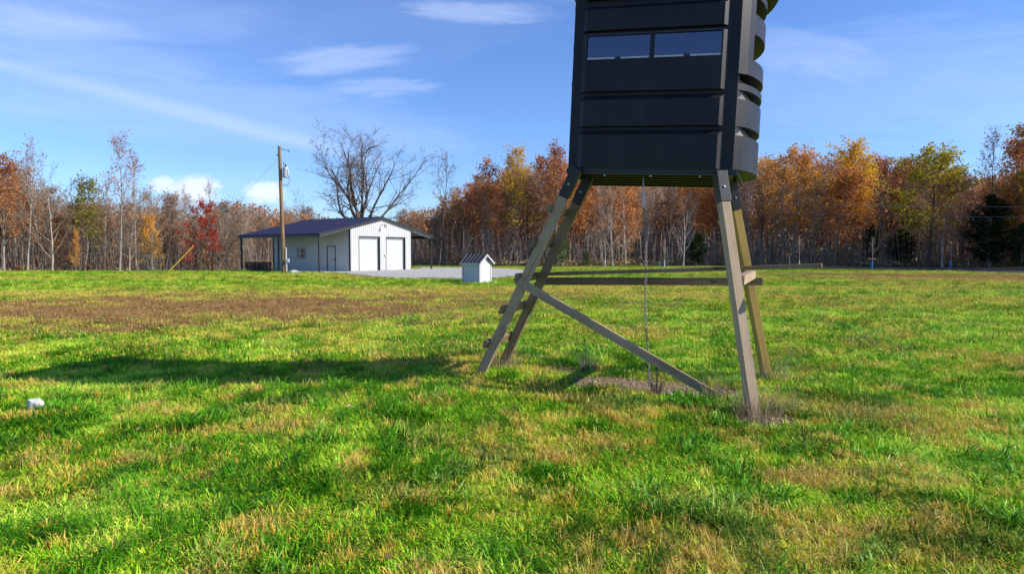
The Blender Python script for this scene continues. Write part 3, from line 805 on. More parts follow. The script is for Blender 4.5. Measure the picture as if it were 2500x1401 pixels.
# dark slatted pallets stacked at the back corner of the left lean-to
def make_pallets():
    def pallet(name):
        r = empty(name, (0, 0, 0), barn.rotation_euler.z)
        m = MB()
        for k in range(3): m.box(-.5, .5, -.52+k*.47, -.42+k*.47, .03, .12)
        m.build('runner', M['pallet_dark'], r)
        for k in range(5):
            m = MB(); m.box(-.5+k*.215, -.36+k*.215, -.55, .55, .122, .145); m.build('slat', M['pallet_dark'], r)
        return r
    base = pallet('pallet'); first = True
    names = ['bottom', 'second', 'third', 'fourth', 'top']
    for j, (ly, lx) in enumerate(((8.1, -2.4), (9.35, -2.4))):
        for k in range(5):
            o = base if first else base.copy()
            if not first:
                COL.objects.link(o)
                for ch in list(base.children):
                    c = ch.copy(); COL.objects.link(c); c.parent = o
            first = False
            o.location = Mb @ Vector((lx+random.uniform(-.03, .03), ly+random.uniform(-.03, .03), .036+k*.147))
            o.rotation_euler.z = barn.rotation_euler.z + random.uniform(-.03, .03)
            side_ = 'nearer the utility pole' if j == 0 else 'nearer the outer corner post'
            tag(o, f'dark slatted pallet under the lean-to, {names[k]} of the stack {side_}', 'pallet', 'dark pallets stacked under the lean-to')
make_pallets()

# ------------------------------------------------------------------ small white pump house
def make_shed():
    k = P(1171, 690, 34.2); ang = math.atan2(.615, .788) ; 
    B = empty('pump_house', (k.x, k.y, tz(k.x, k.y)+.0), math.radians(52))
    # local x runs to the right/away along the lit front, local y to the left/away along the shaded side
    tag(B, 'small white pump house with dark ribbed gable roof on the lawn', 'shed')
    W, LN, EV = .92, 1.18, 1.08; RZ = 1.42
    m = MB(); m.box(.02, W-.02, .02, LN-.02, .0, EV)
    m.add([(.02, .02, EV), (W-.02, .02, EV), (W/2, .02, RZ-.03), (.02, LN-.02, EV), (W-.02, LN-.02, EV), (W/2, LN-.02, RZ-.03)], [(0,1,2), (5,4,3), (1,4,5,2), (0,2,5,3)])
    x = .1
    while x < W-.1:
        m.box(x-.006, x+.006, .012, .02, .05, EV); x += .1
    y = .1
    while y < LN-.05:
        m.box(.012, .02, y-.006, y+.006, .05, EV); y += .1
    m.build('wall', M['shed_white'], B)
    for cx, cy in ((0, 0), (W, 0), (0, LN), (W, LN)):
        sx = 1 if cx == 0 else -1; sy = 1 if cy == 0 else -1
        m = MB(); m.box(*sorted((cx-.008*sx, cx+.07*sx)), *sorted((cy-.008*sy, cy+.07*sy)), .0, EV-.01); m.build('corner_board', M['shed_white'], B)
    sl = (RZ-EV+.02)/(W/2)
    for s_ in (-1, 1):
        def px_(t): return W/2 + s_*t
        def pz(t): return RZ+.02 - sl*t
        m = MB(); t1 = W/2+.09
        V = []
        for yy in (-.12, LN+.06):
            V += [(px_(0), yy, pz(0)), (px_(t1), yy, pz(t1)), (px_(t1), yy, pz(t1)+.02), (px_(0), yy, pz(0)+.02)]
        m.add(V, [(0,1,2,3), (7,6,5,4), (0,4,5,1), (1,5,6,2), (2,6,7,3), (3,7,4,0)])
        rf = m.build('roof_panel', M['dark_trim'], B)
        m = MB()
        for k_ in range(6):
            yy = -.06 + k_*(LN+.06)/5
            m.add([(px_(0), yy-.008, pz(0)+.021), (px_(0), yy+.008, pz(0)+.021), (px_(t1), yy+.008, pz(t1)+.021), (px_(t1), yy-.008, pz(t1)+.021),
                   (px_(0), yy-.004, pz(0)+.036), (px_(0), yy+.004, pz(0)+.036), (px_(t1), yy+.004, pz(t1)+.036), (px_(t1), yy-.004, pz(t1)+.036)],
                  [(0,3,7,4), (4,7,6,5), (5,6,2,1), (3,2,6,7), (0,4,5,1)])
        m.build('roof_rib', M['dark_trim'], rf)
        # gable barge boards
        for yy in (-.122, LN+.062):
            m = MB(); y0, y1 = (yy-.02, yy) if yy < 0 else (yy, yy+.02)
            V = []
            for q in (y0, y1):
                V += [(px_(0), q, pz(0)-.085), (px_(t1), q, pz(t1)-.085), (px_(t1), q, pz(t1)+.008), (px_(0), q, pz(0)+.008)]
            m.add(V, [(0,1,2,3), (7,6,5,4), (0,4,5,1), (1,5,6,2), (2,6,7,3), (3,7,4,0)]); m.build('barge_board', M['shed_white'], B)
        m = MB(); m.box(*sorted((px_(t1-.01), px_(t1+.012))), -.10, LN+.05, pz(t1)-.075, pz(t1)-.002); m.build('fascia', M['shed_white'], B)
    d = MB(); d.box(.10, W-.10, .002, .011, .04, EV-.08); d.build('access_door', M['shed_white'], B)
    m = MB(); m.box(-.06, W+.06, -.06, LN+.06, -.15, .02); m.build('concrete_base', M['concrete'], B)
make_shed()

def rock(name, loc, size, mat, seed, label, cat='rock', group=None, flat=.7, rz=0.0):
    import bmesh
    bm = bmesh.new(); bmesh.ops.create_icosphere(bm, subdivisions=3, radius=1.0)
    r = np.random.RandomState(seed); dirs = r.normal(size=(9, 3)); dirs /= np.linalg.norm(dirs, axis=1)[:, None]; cut = r.uniform(.55, .85, 9)
    for v in bm.verts:
        for d, c in zip(dirs, cut):
            k = v.co.dot(Vector(d)) - c
            if k > 0: v.co -= Vector(d)*k*.9
        n_ = .06*math.sin(v.co.x*7+seed)+.05*math.sin(v.co.y*9+seed*2)+.04*math.sin(v.co.z*13)
        v.co *= 1+n_
        v.co.x *= size[0]/2; v.co.y *= size[1]/2; v.co.z *= size[2]/2
    me = bpy.data.meshes.new(name); bm.to_mesh(me); bm.free(); me.materials.append(mat)
    o = bpy.data.objects.new(name, me); COL.objects.link(o); o.location = loc; o.rotation_euler = (0, 0, rz)
    tag(o, label, cat, group); return o
def on_ground(px, py, D, dz=0):
    p = P(px, py, D); p.z = tz(p.x, p.y)+dz; return p
rock('rock', on_ground(87, 1002, 6.45, .07), (.17,.14,.13), M['rock_white'], 5, 'white angular rock lying alone in the grass at far left', rz=.4)
rock('rock', on_ground(716, 664, 51.0, .06), (1.15,.5,.42), M['rock'], 8, 'long pale rock beside the foot of the utility pole', rz=-.2)
rock('stone', on_ground(1143, 690, 33.6, .05), (.22,.16,.15), M['rock_brown'], 11, 'brown stone against the shaded side of the pump house')
rock('stone', on_ground(1114, 690, 34.4, .03), (.18,.14,.11), M['rock_brown'], 12, 'dark stone in the grass left of the pump house')
for i, (px, s_, w_) in enumerate([(1176, .13, 'leftmost'), (1187, .15, 'middle'), (1209, .22, 'rightmost and largest')]):
    rock('stone', on_ground(px, 692, 33.9+.25*i, .03), (s_, s_*.8, s_*.55), M['rock'], 20+i, f'pale stone along the lit front of the pump house, {w_}')
rock('stone', on_ground(1632, 985, 6.85, .0), (.09,.07,.05), M['rock'], 31, 'pale flat stone on bare soil under the blind')

# ------------------------------------------------------------------ utility pole, transformer, guy wire
def make_pole():
    b = P(693, 664, 52); b.z = tz(b.x, b.y); top = P(682, 357, 52)
    R_ = empty('utility_pole', b); tag(R_, 'brown wooden utility pole with grey transformer in front of the barn', 'utility pole')
    d = top-b; L_ = d.length
    m = MB(); m.tube([(0, y, 0) for y in np.linspace(-.3, L_, 8)], list(np.linspace(.165, .115, 8)), 14)
    o = m.build('pole_shaft', M['pole_wood'], R_, smooth=False)
    o.rotation_euler = d.to_track_quat('Y', 'Z').to_euler()
    def wp(px, py, dy=0): return P(px, py, 52+dy) - b
    t = wp(697, 421); t2 = MB()
    t2.tube([t+Vector((0,0,-.40)), t+Vector((0,0,-.36)), t+Vector((0,0,.30)), t+Vector((0,0,.38))], [.20,.225,.225,.19], 16)
    tr = t2.build('transformer', plain('transformer_grey', (.45,.47,.50), .4), R_)
    m = MB(); m.tube([t+Vector((0,0,.37)), t+Vector((0,0,.45)), t+Vector((0,0,.50)), t+Vector((0,0,.62))], [.05,.08,.04,.06], 8); m.tube([t+Vector((-.12,0,.50)), t+Vector((-.16,0,.78))], .025, 6); m.build('bushing', M['dark_trim'], tr)
    m = MB(); m.box(t.x+.16, t.x+.25, t.y-.16, t.y-.05, t.z-.28, t.z+.22); m.build('cooling_fin', M['grey_plastic'], tr)
    m = MB(); m.tube([wp(705,428), wp(706.5,440), wp(705,449), wp(700,454), wp(694,453), wp(691,449)], .022, 6); m.build('drip_loop', M['black_metal'], R_)
    m = MB(); m.tube([wp(684,363.5), wp(696,366), wp(706,368.5)], [.03,.025,.02], 6); m.tube([wp(704,368), wp(706,370)], [.05,.06], 8); m.build('arm', M['wire'], R_)
    m = MB(); m.tube([wp(676,378), wp(684,383)], .05, 6); m.build('bolt', M['dark_trim'], R_)
    m = MB(); m.tube([wp(698,604,-.1), wp(700,662,-.1)], .045, 8); m.build('conduit', M['grey_plastic'], R_)
    m = MB(); q = wp(702, 636, -.15); m.box(q.x-.11, q.x+.12, q.y-.08, q.y+.08, q.z-.14, q.z+.14); mt = m.build('meter_box', M['grey_plastic'], R_, bevel=.01)
    # guy wire
    a = P(407, 663.5, 50); a.z = tz(a.x, a.y)
    G = empty('guy_wire', a); tag(G, 'guy wire with yellow guard running from the lawn up to the utility pole', 'guy wire')
    att = P(683, 384, 52) - a
    m = MB(); m.tube([Vector((0,0,-.1)), att], .007, 5); m.build('steel_wire', M['wire'], G)
    gd = att.normalized()
    m = MB(); m.tube([gd*.1, gd*2.75], .035, 8); m.build('guard', M['yellow_plastic'], G)
    # second guy/thin line left of the pole seen against the cloud
    return b, top
pole_b, pole_t = make_pole()

# ------------------------------------------------------------------ hunting blind on its stand
YAW = math.atan2(-.292, .956); ROLL = math.radians(2.5)
TO = Vector((.61, 7.0, 2.37))
TR = Vector((.956, -.292, 0)); TB = Vector((.292, .956, 0))
MBx = Matrix.Translation(TO) @ Matrix.Rotation(YAW, 4, 'Z') @ Matrix.Rotation(ROLL, 4, 'Y')
def make_tower():
    T = empty('hunting_blind', (1.35, 7.3, tz(1.35, 7.3)))
    tag(T, 'black plastic hunting blind raised on four splayed wooden legs', 'hunting blind')
    def fin(o): return rebase(o, T)
    def beam(name, a, b, wd, ht, mat, xdir=None, twist=0.0):
        """timber from a to b; its local Y runs along the grain"""
        a = Vector(a); b = Vector(b); d = (b-a); Ln = d.length; d.normalize()
        up = Vector(xdir) if xdir is not None else Vector((0, 0, 1))
        sx = (up - d*up.dot(d)).normalized(); sz = sx.cross(d).normalized()
        m = MB(); m.box(-wd/2, wd/2, 0, Ln, -ht/2, ht/2)
        o = m.build(name, mat, T, bevel=.004)
        R3 = Matrix((sx, d, sz)).transposed() @ Matrix.Rotation(twist, 3, 'Y')
        MM = R3.to_4x4(); MM.translation = a - T.location
        o.matrix_local = MM; return o
    legs = {
        'NR': (P(1843, 1037, 6.1), P(1757, 425, 6.55), 'wood_grey', math.radians(28)),
        'FR': (P(1871, 918, 8.1), P(1783, 448, 7.62), 'wood_yellow', math.radians(30)),
        'NL': (P(1171, 918, 7.45), P(1408, 415, 6.95), 'wood_grey', 0.0),
        'FL': (P(1226, 892, 8.1), P(1441, 424, 7.55), 'wood_brown', 0.0)}
    ends = {}
    for k, (b, t, mt, tw) in legs.items():
        b = b.copy(); dn = (b-t).normalized()
        gz = tz(b.x, b.y); b = b + dn*max(0, (b.z-gz+.05)/abs(dn.z))
        sz_ = .089*1.06
        o = beam('leg', b, t - (t-b).normalized()*.12, sz_, sz_, M[mt], TR, tw)
        if k == 'FR': o['label'] = 'yellowish treated pine leg, far right'
        ends[k] = (b, t)
        # steel socket at the top of the leg
        d = (t-b).normalized(); s0 = t - d*{'NR': .28, 'FR': .30, 'NL': .30, 'FL': .36}[k]
        o = beam('leg_socket', s0, t + d*.02, sz_+.014, sz_+.014, M['black_metal'], TR, tw)
        bt = MB(); ctr = s0 + d*.14; n_ = (-TB if tw == 0 else (Matrix.Rotation(tw, 3, 'Z') @ TB)*-1)
        n_ = (n_ - d*n_.dot(d)).normalized()
        bt.tube([ctr+n_*(sz_/2+.004), ctr+n_*(sz_/2+.016)], .011, 8); ob = bt.build('bolt', M['galv'], None); ob.data.transform(Matrix.Translation(-T.location)); ob.parent = T
    def at(k, z):
        b, t = ends[k]; f = (z-b.z)/(t.z-b.z); return b + (t-b)*f
    # ladder rungs
    for py in (845, 763, 686, 600, 518):
        b, t = ends['NL']
        best = min(np.linspace(0, 1, 300), key=lambda f: abs(proj(b+(t-b)*f)[1]-py))
        p = b+(t-b)*best; q = at('FL', p.z)
        dd = (q-p).normalized(); dl = (t-b).normalized()
        outw = (-TR - dl*(-TR).dot(dl)).normalized()
        a0 = p - dd*.10 + outw*(.047+.022); a1 = q + dd*.06 + outw*(.047+.022)
        beam('rung', a0, a1, .04, .088, M['wood_brown'], outw)
    # rails and braces
    beam('rail', P(1318, 686, 8.05), P(1861, 687, 7.66), .038, .089, M['wood_brown'], TB)
    a = P(1262, 671, 7.62); a2 = P(2007, 648.5, 6.16)
    beam('rail', a, a2, .089, .038, M['wood_brown'], TB)
    dg = beam('brace', P(1261, 684, 7.18), P(1748, 967, 6.72), .036, .089, M['wood_grey'], TB)
    s0 = at('NR', 1.24) + Vector((.03, .05, 0)); s1 = at('FR', 1.26) + Vector((-.02, -.03, 0))
    beam('side_rail', s0 + (s1-s0)*.0 + TR*.02, s0+(s1-s0)*.97 + TR*.06, .089, .089, M['wood_grey'], (0, 0, 1))
    for (px_, py_, D_) in ((1272, 690, 7.14), (1283, 697, 7.14), (1787, 683, 6.24), (1781, 662, 6.24), (1724, 952, 6.72), (1828, 686, 7.6)):
        q_ = P(px_, py_, D_); m = MB(); m.tube([q_, q_+Vector((-.003, -.012, 0))], .0085, 7); rebase(m.build('bolt', M['galv'], None), T)
    # platform frame under the box
    def bx(name, x0, x1, y0, y1, z0, z1, mat=M['black_metal']):
        m = MB(); m.box(x0, x1, y0, y1, z0, z1, MBx); o = m.build(name, mat, None, bevel=.003); return fin(o)
    bx('platform_beam', -.06, 1.60, .02, .07, -.06, -.004); bx('platform_beam', -.06, 1.60, 1.30, 1.35, -.06, -.004)
    for y in (.30, .55, .80, 1.05): bx('platform_beam', .02, 1.52, y, y+.04, -.055, -.012)
    bx('platform_beam', -.06, -.01, .07, 1.30, -.06, -.004); bx('platform_beam', 1.52, 1.57, .07, 1.30, -.06, -.004)
    for x in (.32, .78, 1.25): bx('bolt', x, x+.018, .045, .063, -.08, -.06, M['galv'])
    # little diagonal strut under the right-hand bulge
    m = MB(); m.bar(MBx @ Vector((1.60, .06, -.03)), MBx @ Vector((1.66, .55, -.10)), .025, .025); fin(m.build('strut', M['black_metal'], None))
    # ---------------- box body: lofted sections
    W = 1.56; DP = 1.45; H = 2.05; NA = 16
    def bulge_curve(k, wi):
        """right side arc from front corner to back corner, k = depth factor"""
        pts = []
        for i in range(NA+1):
            a = i/NA; s_ = .25*math.sin(PI*a)**.68
            kk = k if (wi or i > 2) else 1.0
            pts.append((W + s_*kk, .05 + (DP-.05)*(a*.92+.08*(.5-.5*math.cos(PI*a)))))
        return pts
    # (z, front offset inwards, side factor, groove spans the whole side)
    LV = [(0,0,1,1), (.325,0,1,1), (.375,.045,.58,1), (.405,.045,.58,1), (.412,0,1,1), (.67,0,1,1), (.72,.045,.58,1), (.75,.045,.58,1), (.756,0,1,1),
          (.815,0,1,1), (.86,0,.12,1), (.905,0,.12,1), (.91,0,1.02,1), (1.065,0,1,1), (1.07,.0,.06,0), (1.31,.0,.06,0), (1.315,.045,1,0), (1.35,.045,1,1), (1.355,0,1,1),
          (1.50,0,1,1), (1.505,0,.06,0), (1.56,.0,.06,0), (1.60,.045,.06,0), (1.655,.045,.06,0), (1.66,0,1,0), (1.665,0,1,1), (1.80,0,1,1)]
    XF = [-.05, .035, .09, .10, .72, .76, 1.39, 1.405, 1.455, W]
    rings = []
    for (z, fo, sk, wi) in LV:
        front = []
        for i, x in enumerate(XF):
            if i in (0, 1): y = .05
            elif i == 2: y = fo
            elif i in (8, 9): y = .05
            else: y = fo
            front.append((x, y, z))
        arc = [(x, y, z) for x, y in bulge_curve(sk, wi)][1:]
        back = [(x, DP, z) for x in (1.2, .8, .4, -.05)]
        left = [(-.05, y, z) for y in (1.0, .55, .1)]
        rings.append(front+arc+back+left)
    n = len(rings[0]); nf = len(XF); V = [p for r in rings for p in r]; F = []
    i_w0, i_w1 = 14, 15      # level indices of the window band z=1.07..1.31
    for li_ in range(len(LV)-1):
        for i in range(n):
            j = (i+1) % n
            if li_ == i_w0 and i in (3, 5): continue                 # two front windows
            if li_ == i_w0 and nf-1+4 <= i <= nf-1+13: continue        # side window
            F.append((li_*n+i, li_*n+j, (li_+1)*n+j, (li_+1)*n+i))
    m = MB(); m.add([MBx @ Vector(p) for p in V], F)
    body = fin(m.build('body', M['plastic'], None))
    so = body.modifiers.new('shell', 'SOLIDIFY'); so.thickness = .012; so.offset = -1
    # floor and ceiling
    m = MB(); rb = [MBx @ Vector((x, y, .004)) for x, y, z in rings[0]]; rb2 = [MBx @ Vector((x*.995+.004, y*.995+.004, .03)) for x, y, z in rings[0]]
    m.add(rb+rb2, [tuple(range(n))[::-1], tuple(range(n, 2*n))] + [(i, (i+1) % n, (i+1) % n+n, i+n) for i in range(n)]); fin(m.build('floor', M['plastic'], None))
    # domed roof with an overhanging rounded rim
    def rim(off, z, sg):
        pts = []
        cx, cy = (W-.05)/2+.05, DP/2+.02
        for (x, y, _) in rings[0]:
            dx, dy = x-cx, y-cy; L2 = math.hypot(dx, dy); k = (L2+off)/L2
            pts.append((cx+dx*k, cy+dy*k*(1.0), z))
        return pts
    RV = [rim(-.03, 1.80, 0), rim(.04, 1.785, 0), rim(.095, 1.80, 0), rim(.12, 1.84, 0), rim(.10, 1.90, 0), rim(0, 1.97, 0), rim(-.3, 2.03, 0), rim(-.6, 2.06, 0)]
    m = MB(); V = [MBx @ Vector(p) for r in RV for p in r]
    F = [(a*n+i, a*n+(i+1) % n, (a+1)*n+(i+1) % n, (a+1)*n+i) for a in range(len(RV)-1) for i in range(n)] + [tuple((len(RV)-1)*n+i for i in range(n))]
    m.add(V, F); fin(m.build('roof', M['plastic'], None, smooth=True))
    # inner liner behind the glass is dark floor-to-roof interior; windows:
    def pane(name, corners, th=.005):
        m = MB(); c = [Vector(q) for q in corners]; nn = (c[1]-c[0]).cross(c[2]-c[0]).normalized()*th
        m.add([MBx @ q for q in c] + [MBx @ (q+nn) for q in c], [(0,1,2,3), (7,6,5,4), (0,4,5,1), (1,5,6,2), (2,6,7,3), (3,7,4,0)]); return fin(m.build(name, M['blind_glass'], None))
    for x0, x1 in ((.10, .72), (.76, 1.39)):
        wdw = pane('window', [(x0-.01, .022, 1.06), (x1+.01, .022, 1.06), (x1+.01, .022, 1.32), (x0-.01, .022, 1.32)])
        m = MB(); m.box(x0+.004, x1-.004, .004, .016, 1.068, 1.088, MBx); tr = m.build('window_track', M['strip_white'], None); fin(tr)
        m = MB(); xm = (x0+x1)/2
        m.box(xm-.03, xm+.03, -.001, .003, 1.070, 1.090, MBx); fin(m.build('latch', M['black_metal'], None))
        for q in (.06, .2, .42, .56):
            m = MB(); m.box(x0+q-.003, x0+q+.003, .0005, .004, 1.075, 1.081, MBx); fin(m.build('screw', M['black_metal'], None))
        for q in (.08, .31, .52):
            m = MB(); m.tube([MBx @ Vector((x0+q, .021, 1.105)), MBx @ Vector((x0+q, .012, 1.105))], .006, 6); fin(m.build('knob', M['black_metal'], None))
    ap = bulge_curve(.06, 0)
    for i in range(4, 13, 2):
        (xa, ya), (xb, yb) = ap[i], ap[min(i+2, 14)]
        pane('window', [(xa-.015, ya, 1.06), (xb-.015, yb, 1.06), (xb-.015, yb, 1.32), (xa-.015, ya, 1.32)])
    # window ledge slabs joining the recessed panes with the bulging bands (top and underside)
    def ledge(k0, k1, z0, z1, name, i0=4, i1=NA):
        a = bulge_curve(k0, 0)[i0:i1+1]; b = bulge_curve(k1, 0)[i0:i1+1]
        m = MB(); q = len(a)
        for zz in (z0, z1): m.v += [tuple(MBx @ Vector((x, y, zz))) for x, y in a] + [tuple(MBx @ Vector((x, y, zz))) for x, y in b]
        for i in range(q-1):
            m.f += [(i, i+1, q+i+1, q+i), (2*q+i, 2*q+i+1, 3*q+i+1, 3*q+i), (q+i, q+i+1, 3*q+i+1, 3*q+i), (i, i+1, 2*q+i+1, 2*q+i)]
        fin(m.build(name, M['plastic'], None))
    # door hinges on the left side
    for z in (.86, 1.22, 1.62):
        m = MB(); m.box(-.068, -.051, .12, .17, z-.03, z+.03, MBx); fin(m.build('hinge', M['black_metal'], None))
    m = MB(); m.box(-.056, -.051, .10, .82, .06, 1.72, MBx); fin(m.build('door', M['plastic'], None))
    # ---------------- tie-down chain under the middle of the platform
    A = P(1570.5, 436, 7.15); R1 = P(1571.5, 505, 7.15); Bt = P(1584, 936, 7.02); Bt.z = tz(Bt.x, Bt.y)+.02
    CH = empty('tie_down_chain', (Bt.x, Bt.y, Bt.z)); tag(CH, 'thin chain hanging from the blind platform down to the bare soil', 'chain')
    m = MB(); m.tube([A+Vector((0,0,.04)), R1], .006, 6); m.tube([A+(R1-A)*.45, R1], .012, 8); ro = m.build('rod', M['galv'], None); rebase(ro, CH)
    Ln = (Bt-R1).length; nl = int(Ln/.030); d = (Bt-R1)/nl
    m = MB()
    for i in range(nl):
        c = R1 + d*(i+.5); dn = d.normalized(); side_ = Vector((1, .3, 0)).normalized() if i % 2 else Vector((-.3, 1, 0)).normalized()
        c = c + Vector((.012*math.sin(i*.13), 0, 0))
        pts = [c + dn*(.021*math.cos(a)) + side_*(.0115*math.sin(a)) for a in np.linspace(0, 2*PI, 9)]
        m.tube(pts, .0042, 4, cap=False)
    o = m.build('chain_links', M['zinc_dull'], None); rebase(o, CH); o['kind'] = 'stuff'
    sp = P(1604, 957, 6.95); st_ = empty('ground_stake', (sp.x, sp.y, tz(sp.x, sp.y))); tag(st_, 'thin dark iron stake standing in the soil beneath the diagonal brace', 'stake')
    m = MB(); hh = P(1603, 886, 6.95).z - st_.location.z
    m.tube([(0,0,-.1), (0,0,hh)], .007, 6); m.build('shaft', M['black_metal'], st_)
    m = MB(); m.tube([(0,0,hh), (-.02,0,hh+.02), (-.01,0,hh+.045), (.015,0,hh+.03), (.004,0,hh)], .005, 5); m.build('eye', M['black_metal'], st_)
def proj(p):
    q = Vector(p) - Vector((0, 0, EYE)); f = Vector((0, math.cos(TH), -math.sin(TH))); u = Vector((0, math.sin(TH), math.cos(TH)))
    d = q.dot(f); return 1250+FPX*q.x/d, 700.5-FPX*q.dot(u)/d
make_tower()

# a large dead leaf by the far right leg
def dead_leaf(px, py, D, s, label):
    p = on_ground(px, py, D, .03); m = MB()
    pts = [(0,-1,0),(.5,-.6,.2),(.35,-.2,.1),(.85,.1,.35),(.4,.3,.15),(.3,.9,.3),(0,.5,.05),(-.3,.95,.25),(-.4,.3,.1),(-.9,.2,.3),(-.4,-.2,.1),(-.5,-.6,.25)]
    V = [(0, 0, 0)] + [(x*s, y*s, z*s*1.3) for x, y, z in pts]; F = [(0, i, i % 12+1) for i in range(1, 13)]
    m.add(V, F); o = m.build('fallen_leaf', M['dead_leaf'], None); o.location = p; o.rotation_euler = (1.1, .2, .5); tag(o, label, 'leaf')
    so = o.modifiers.new('th', 'SOLIDIFY'); so.thickness = .001
dead_leaf(1895, 948, 7.3, .055, 'curled rust-brown dead leaf caught beside the far right leg')

# ------------------------------------------------------------------ trees
def norm(v): return v/max(np.linalg.norm(v), 1e-9)
def tubes_np(segs):
    """segs: list of (pts (k,3), radii (k,), nsides) -> V, F (quads)"""
    V = []; F = []; o = 0
    for pts, rad, ns in segs:
        k = len(pts)
        for i in range(k):
            d = norm(pts[min(i+1, k-1)] - pts[max(i-1, 0)])
            a = norm(np.cross(d, (0, 0, 1.0) if abs(d[2]) < .93 else (1.0, 0, 0))); b = np.cross(d, a)
            for j in range(ns):
                t = 2*PI*j/ns; V.append(pts[i] + (a*math.cos(t)+b*math.sin(t))*rad[i])
        for i in range(k-1):
            for j in range(ns): F.append((o+i*ns+j, o+i*ns+(j+1) % ns, o+(i+1)*ns+(j+1) % ns, o+(i+1)*ns+j))
        o += k*ns
    return np.array(V), np.array(F)

def leaves_np(C, size, rng, n_up=.25):
    n = len(C); s = size*rng.uniform(.6, 1.35, n)[:, None]
    a = rng.normal(size=(n, 3)); a /= np.linalg.norm(a, axis=1)[:, None]
    b = rng.normal(size=(n, 3)); b -= a*(a*b).sum(1)[:, None]; b /= np.linalg.norm(b, axis=1)[:, None]
    asp = rng.uniform(.45, .9, n)[:, None]
    p0 = C - a*s*.5; p1 = C + b*s*.5*asp; p2 = C + a*s*.5; p3 = C - b*s*.5*asp + a*s*.08
    V = np.stack([p0, p1, p2, p3], 1).reshape(-1, 3); F = np.arange(4*n).reshape(-1, 4)
    return V, F

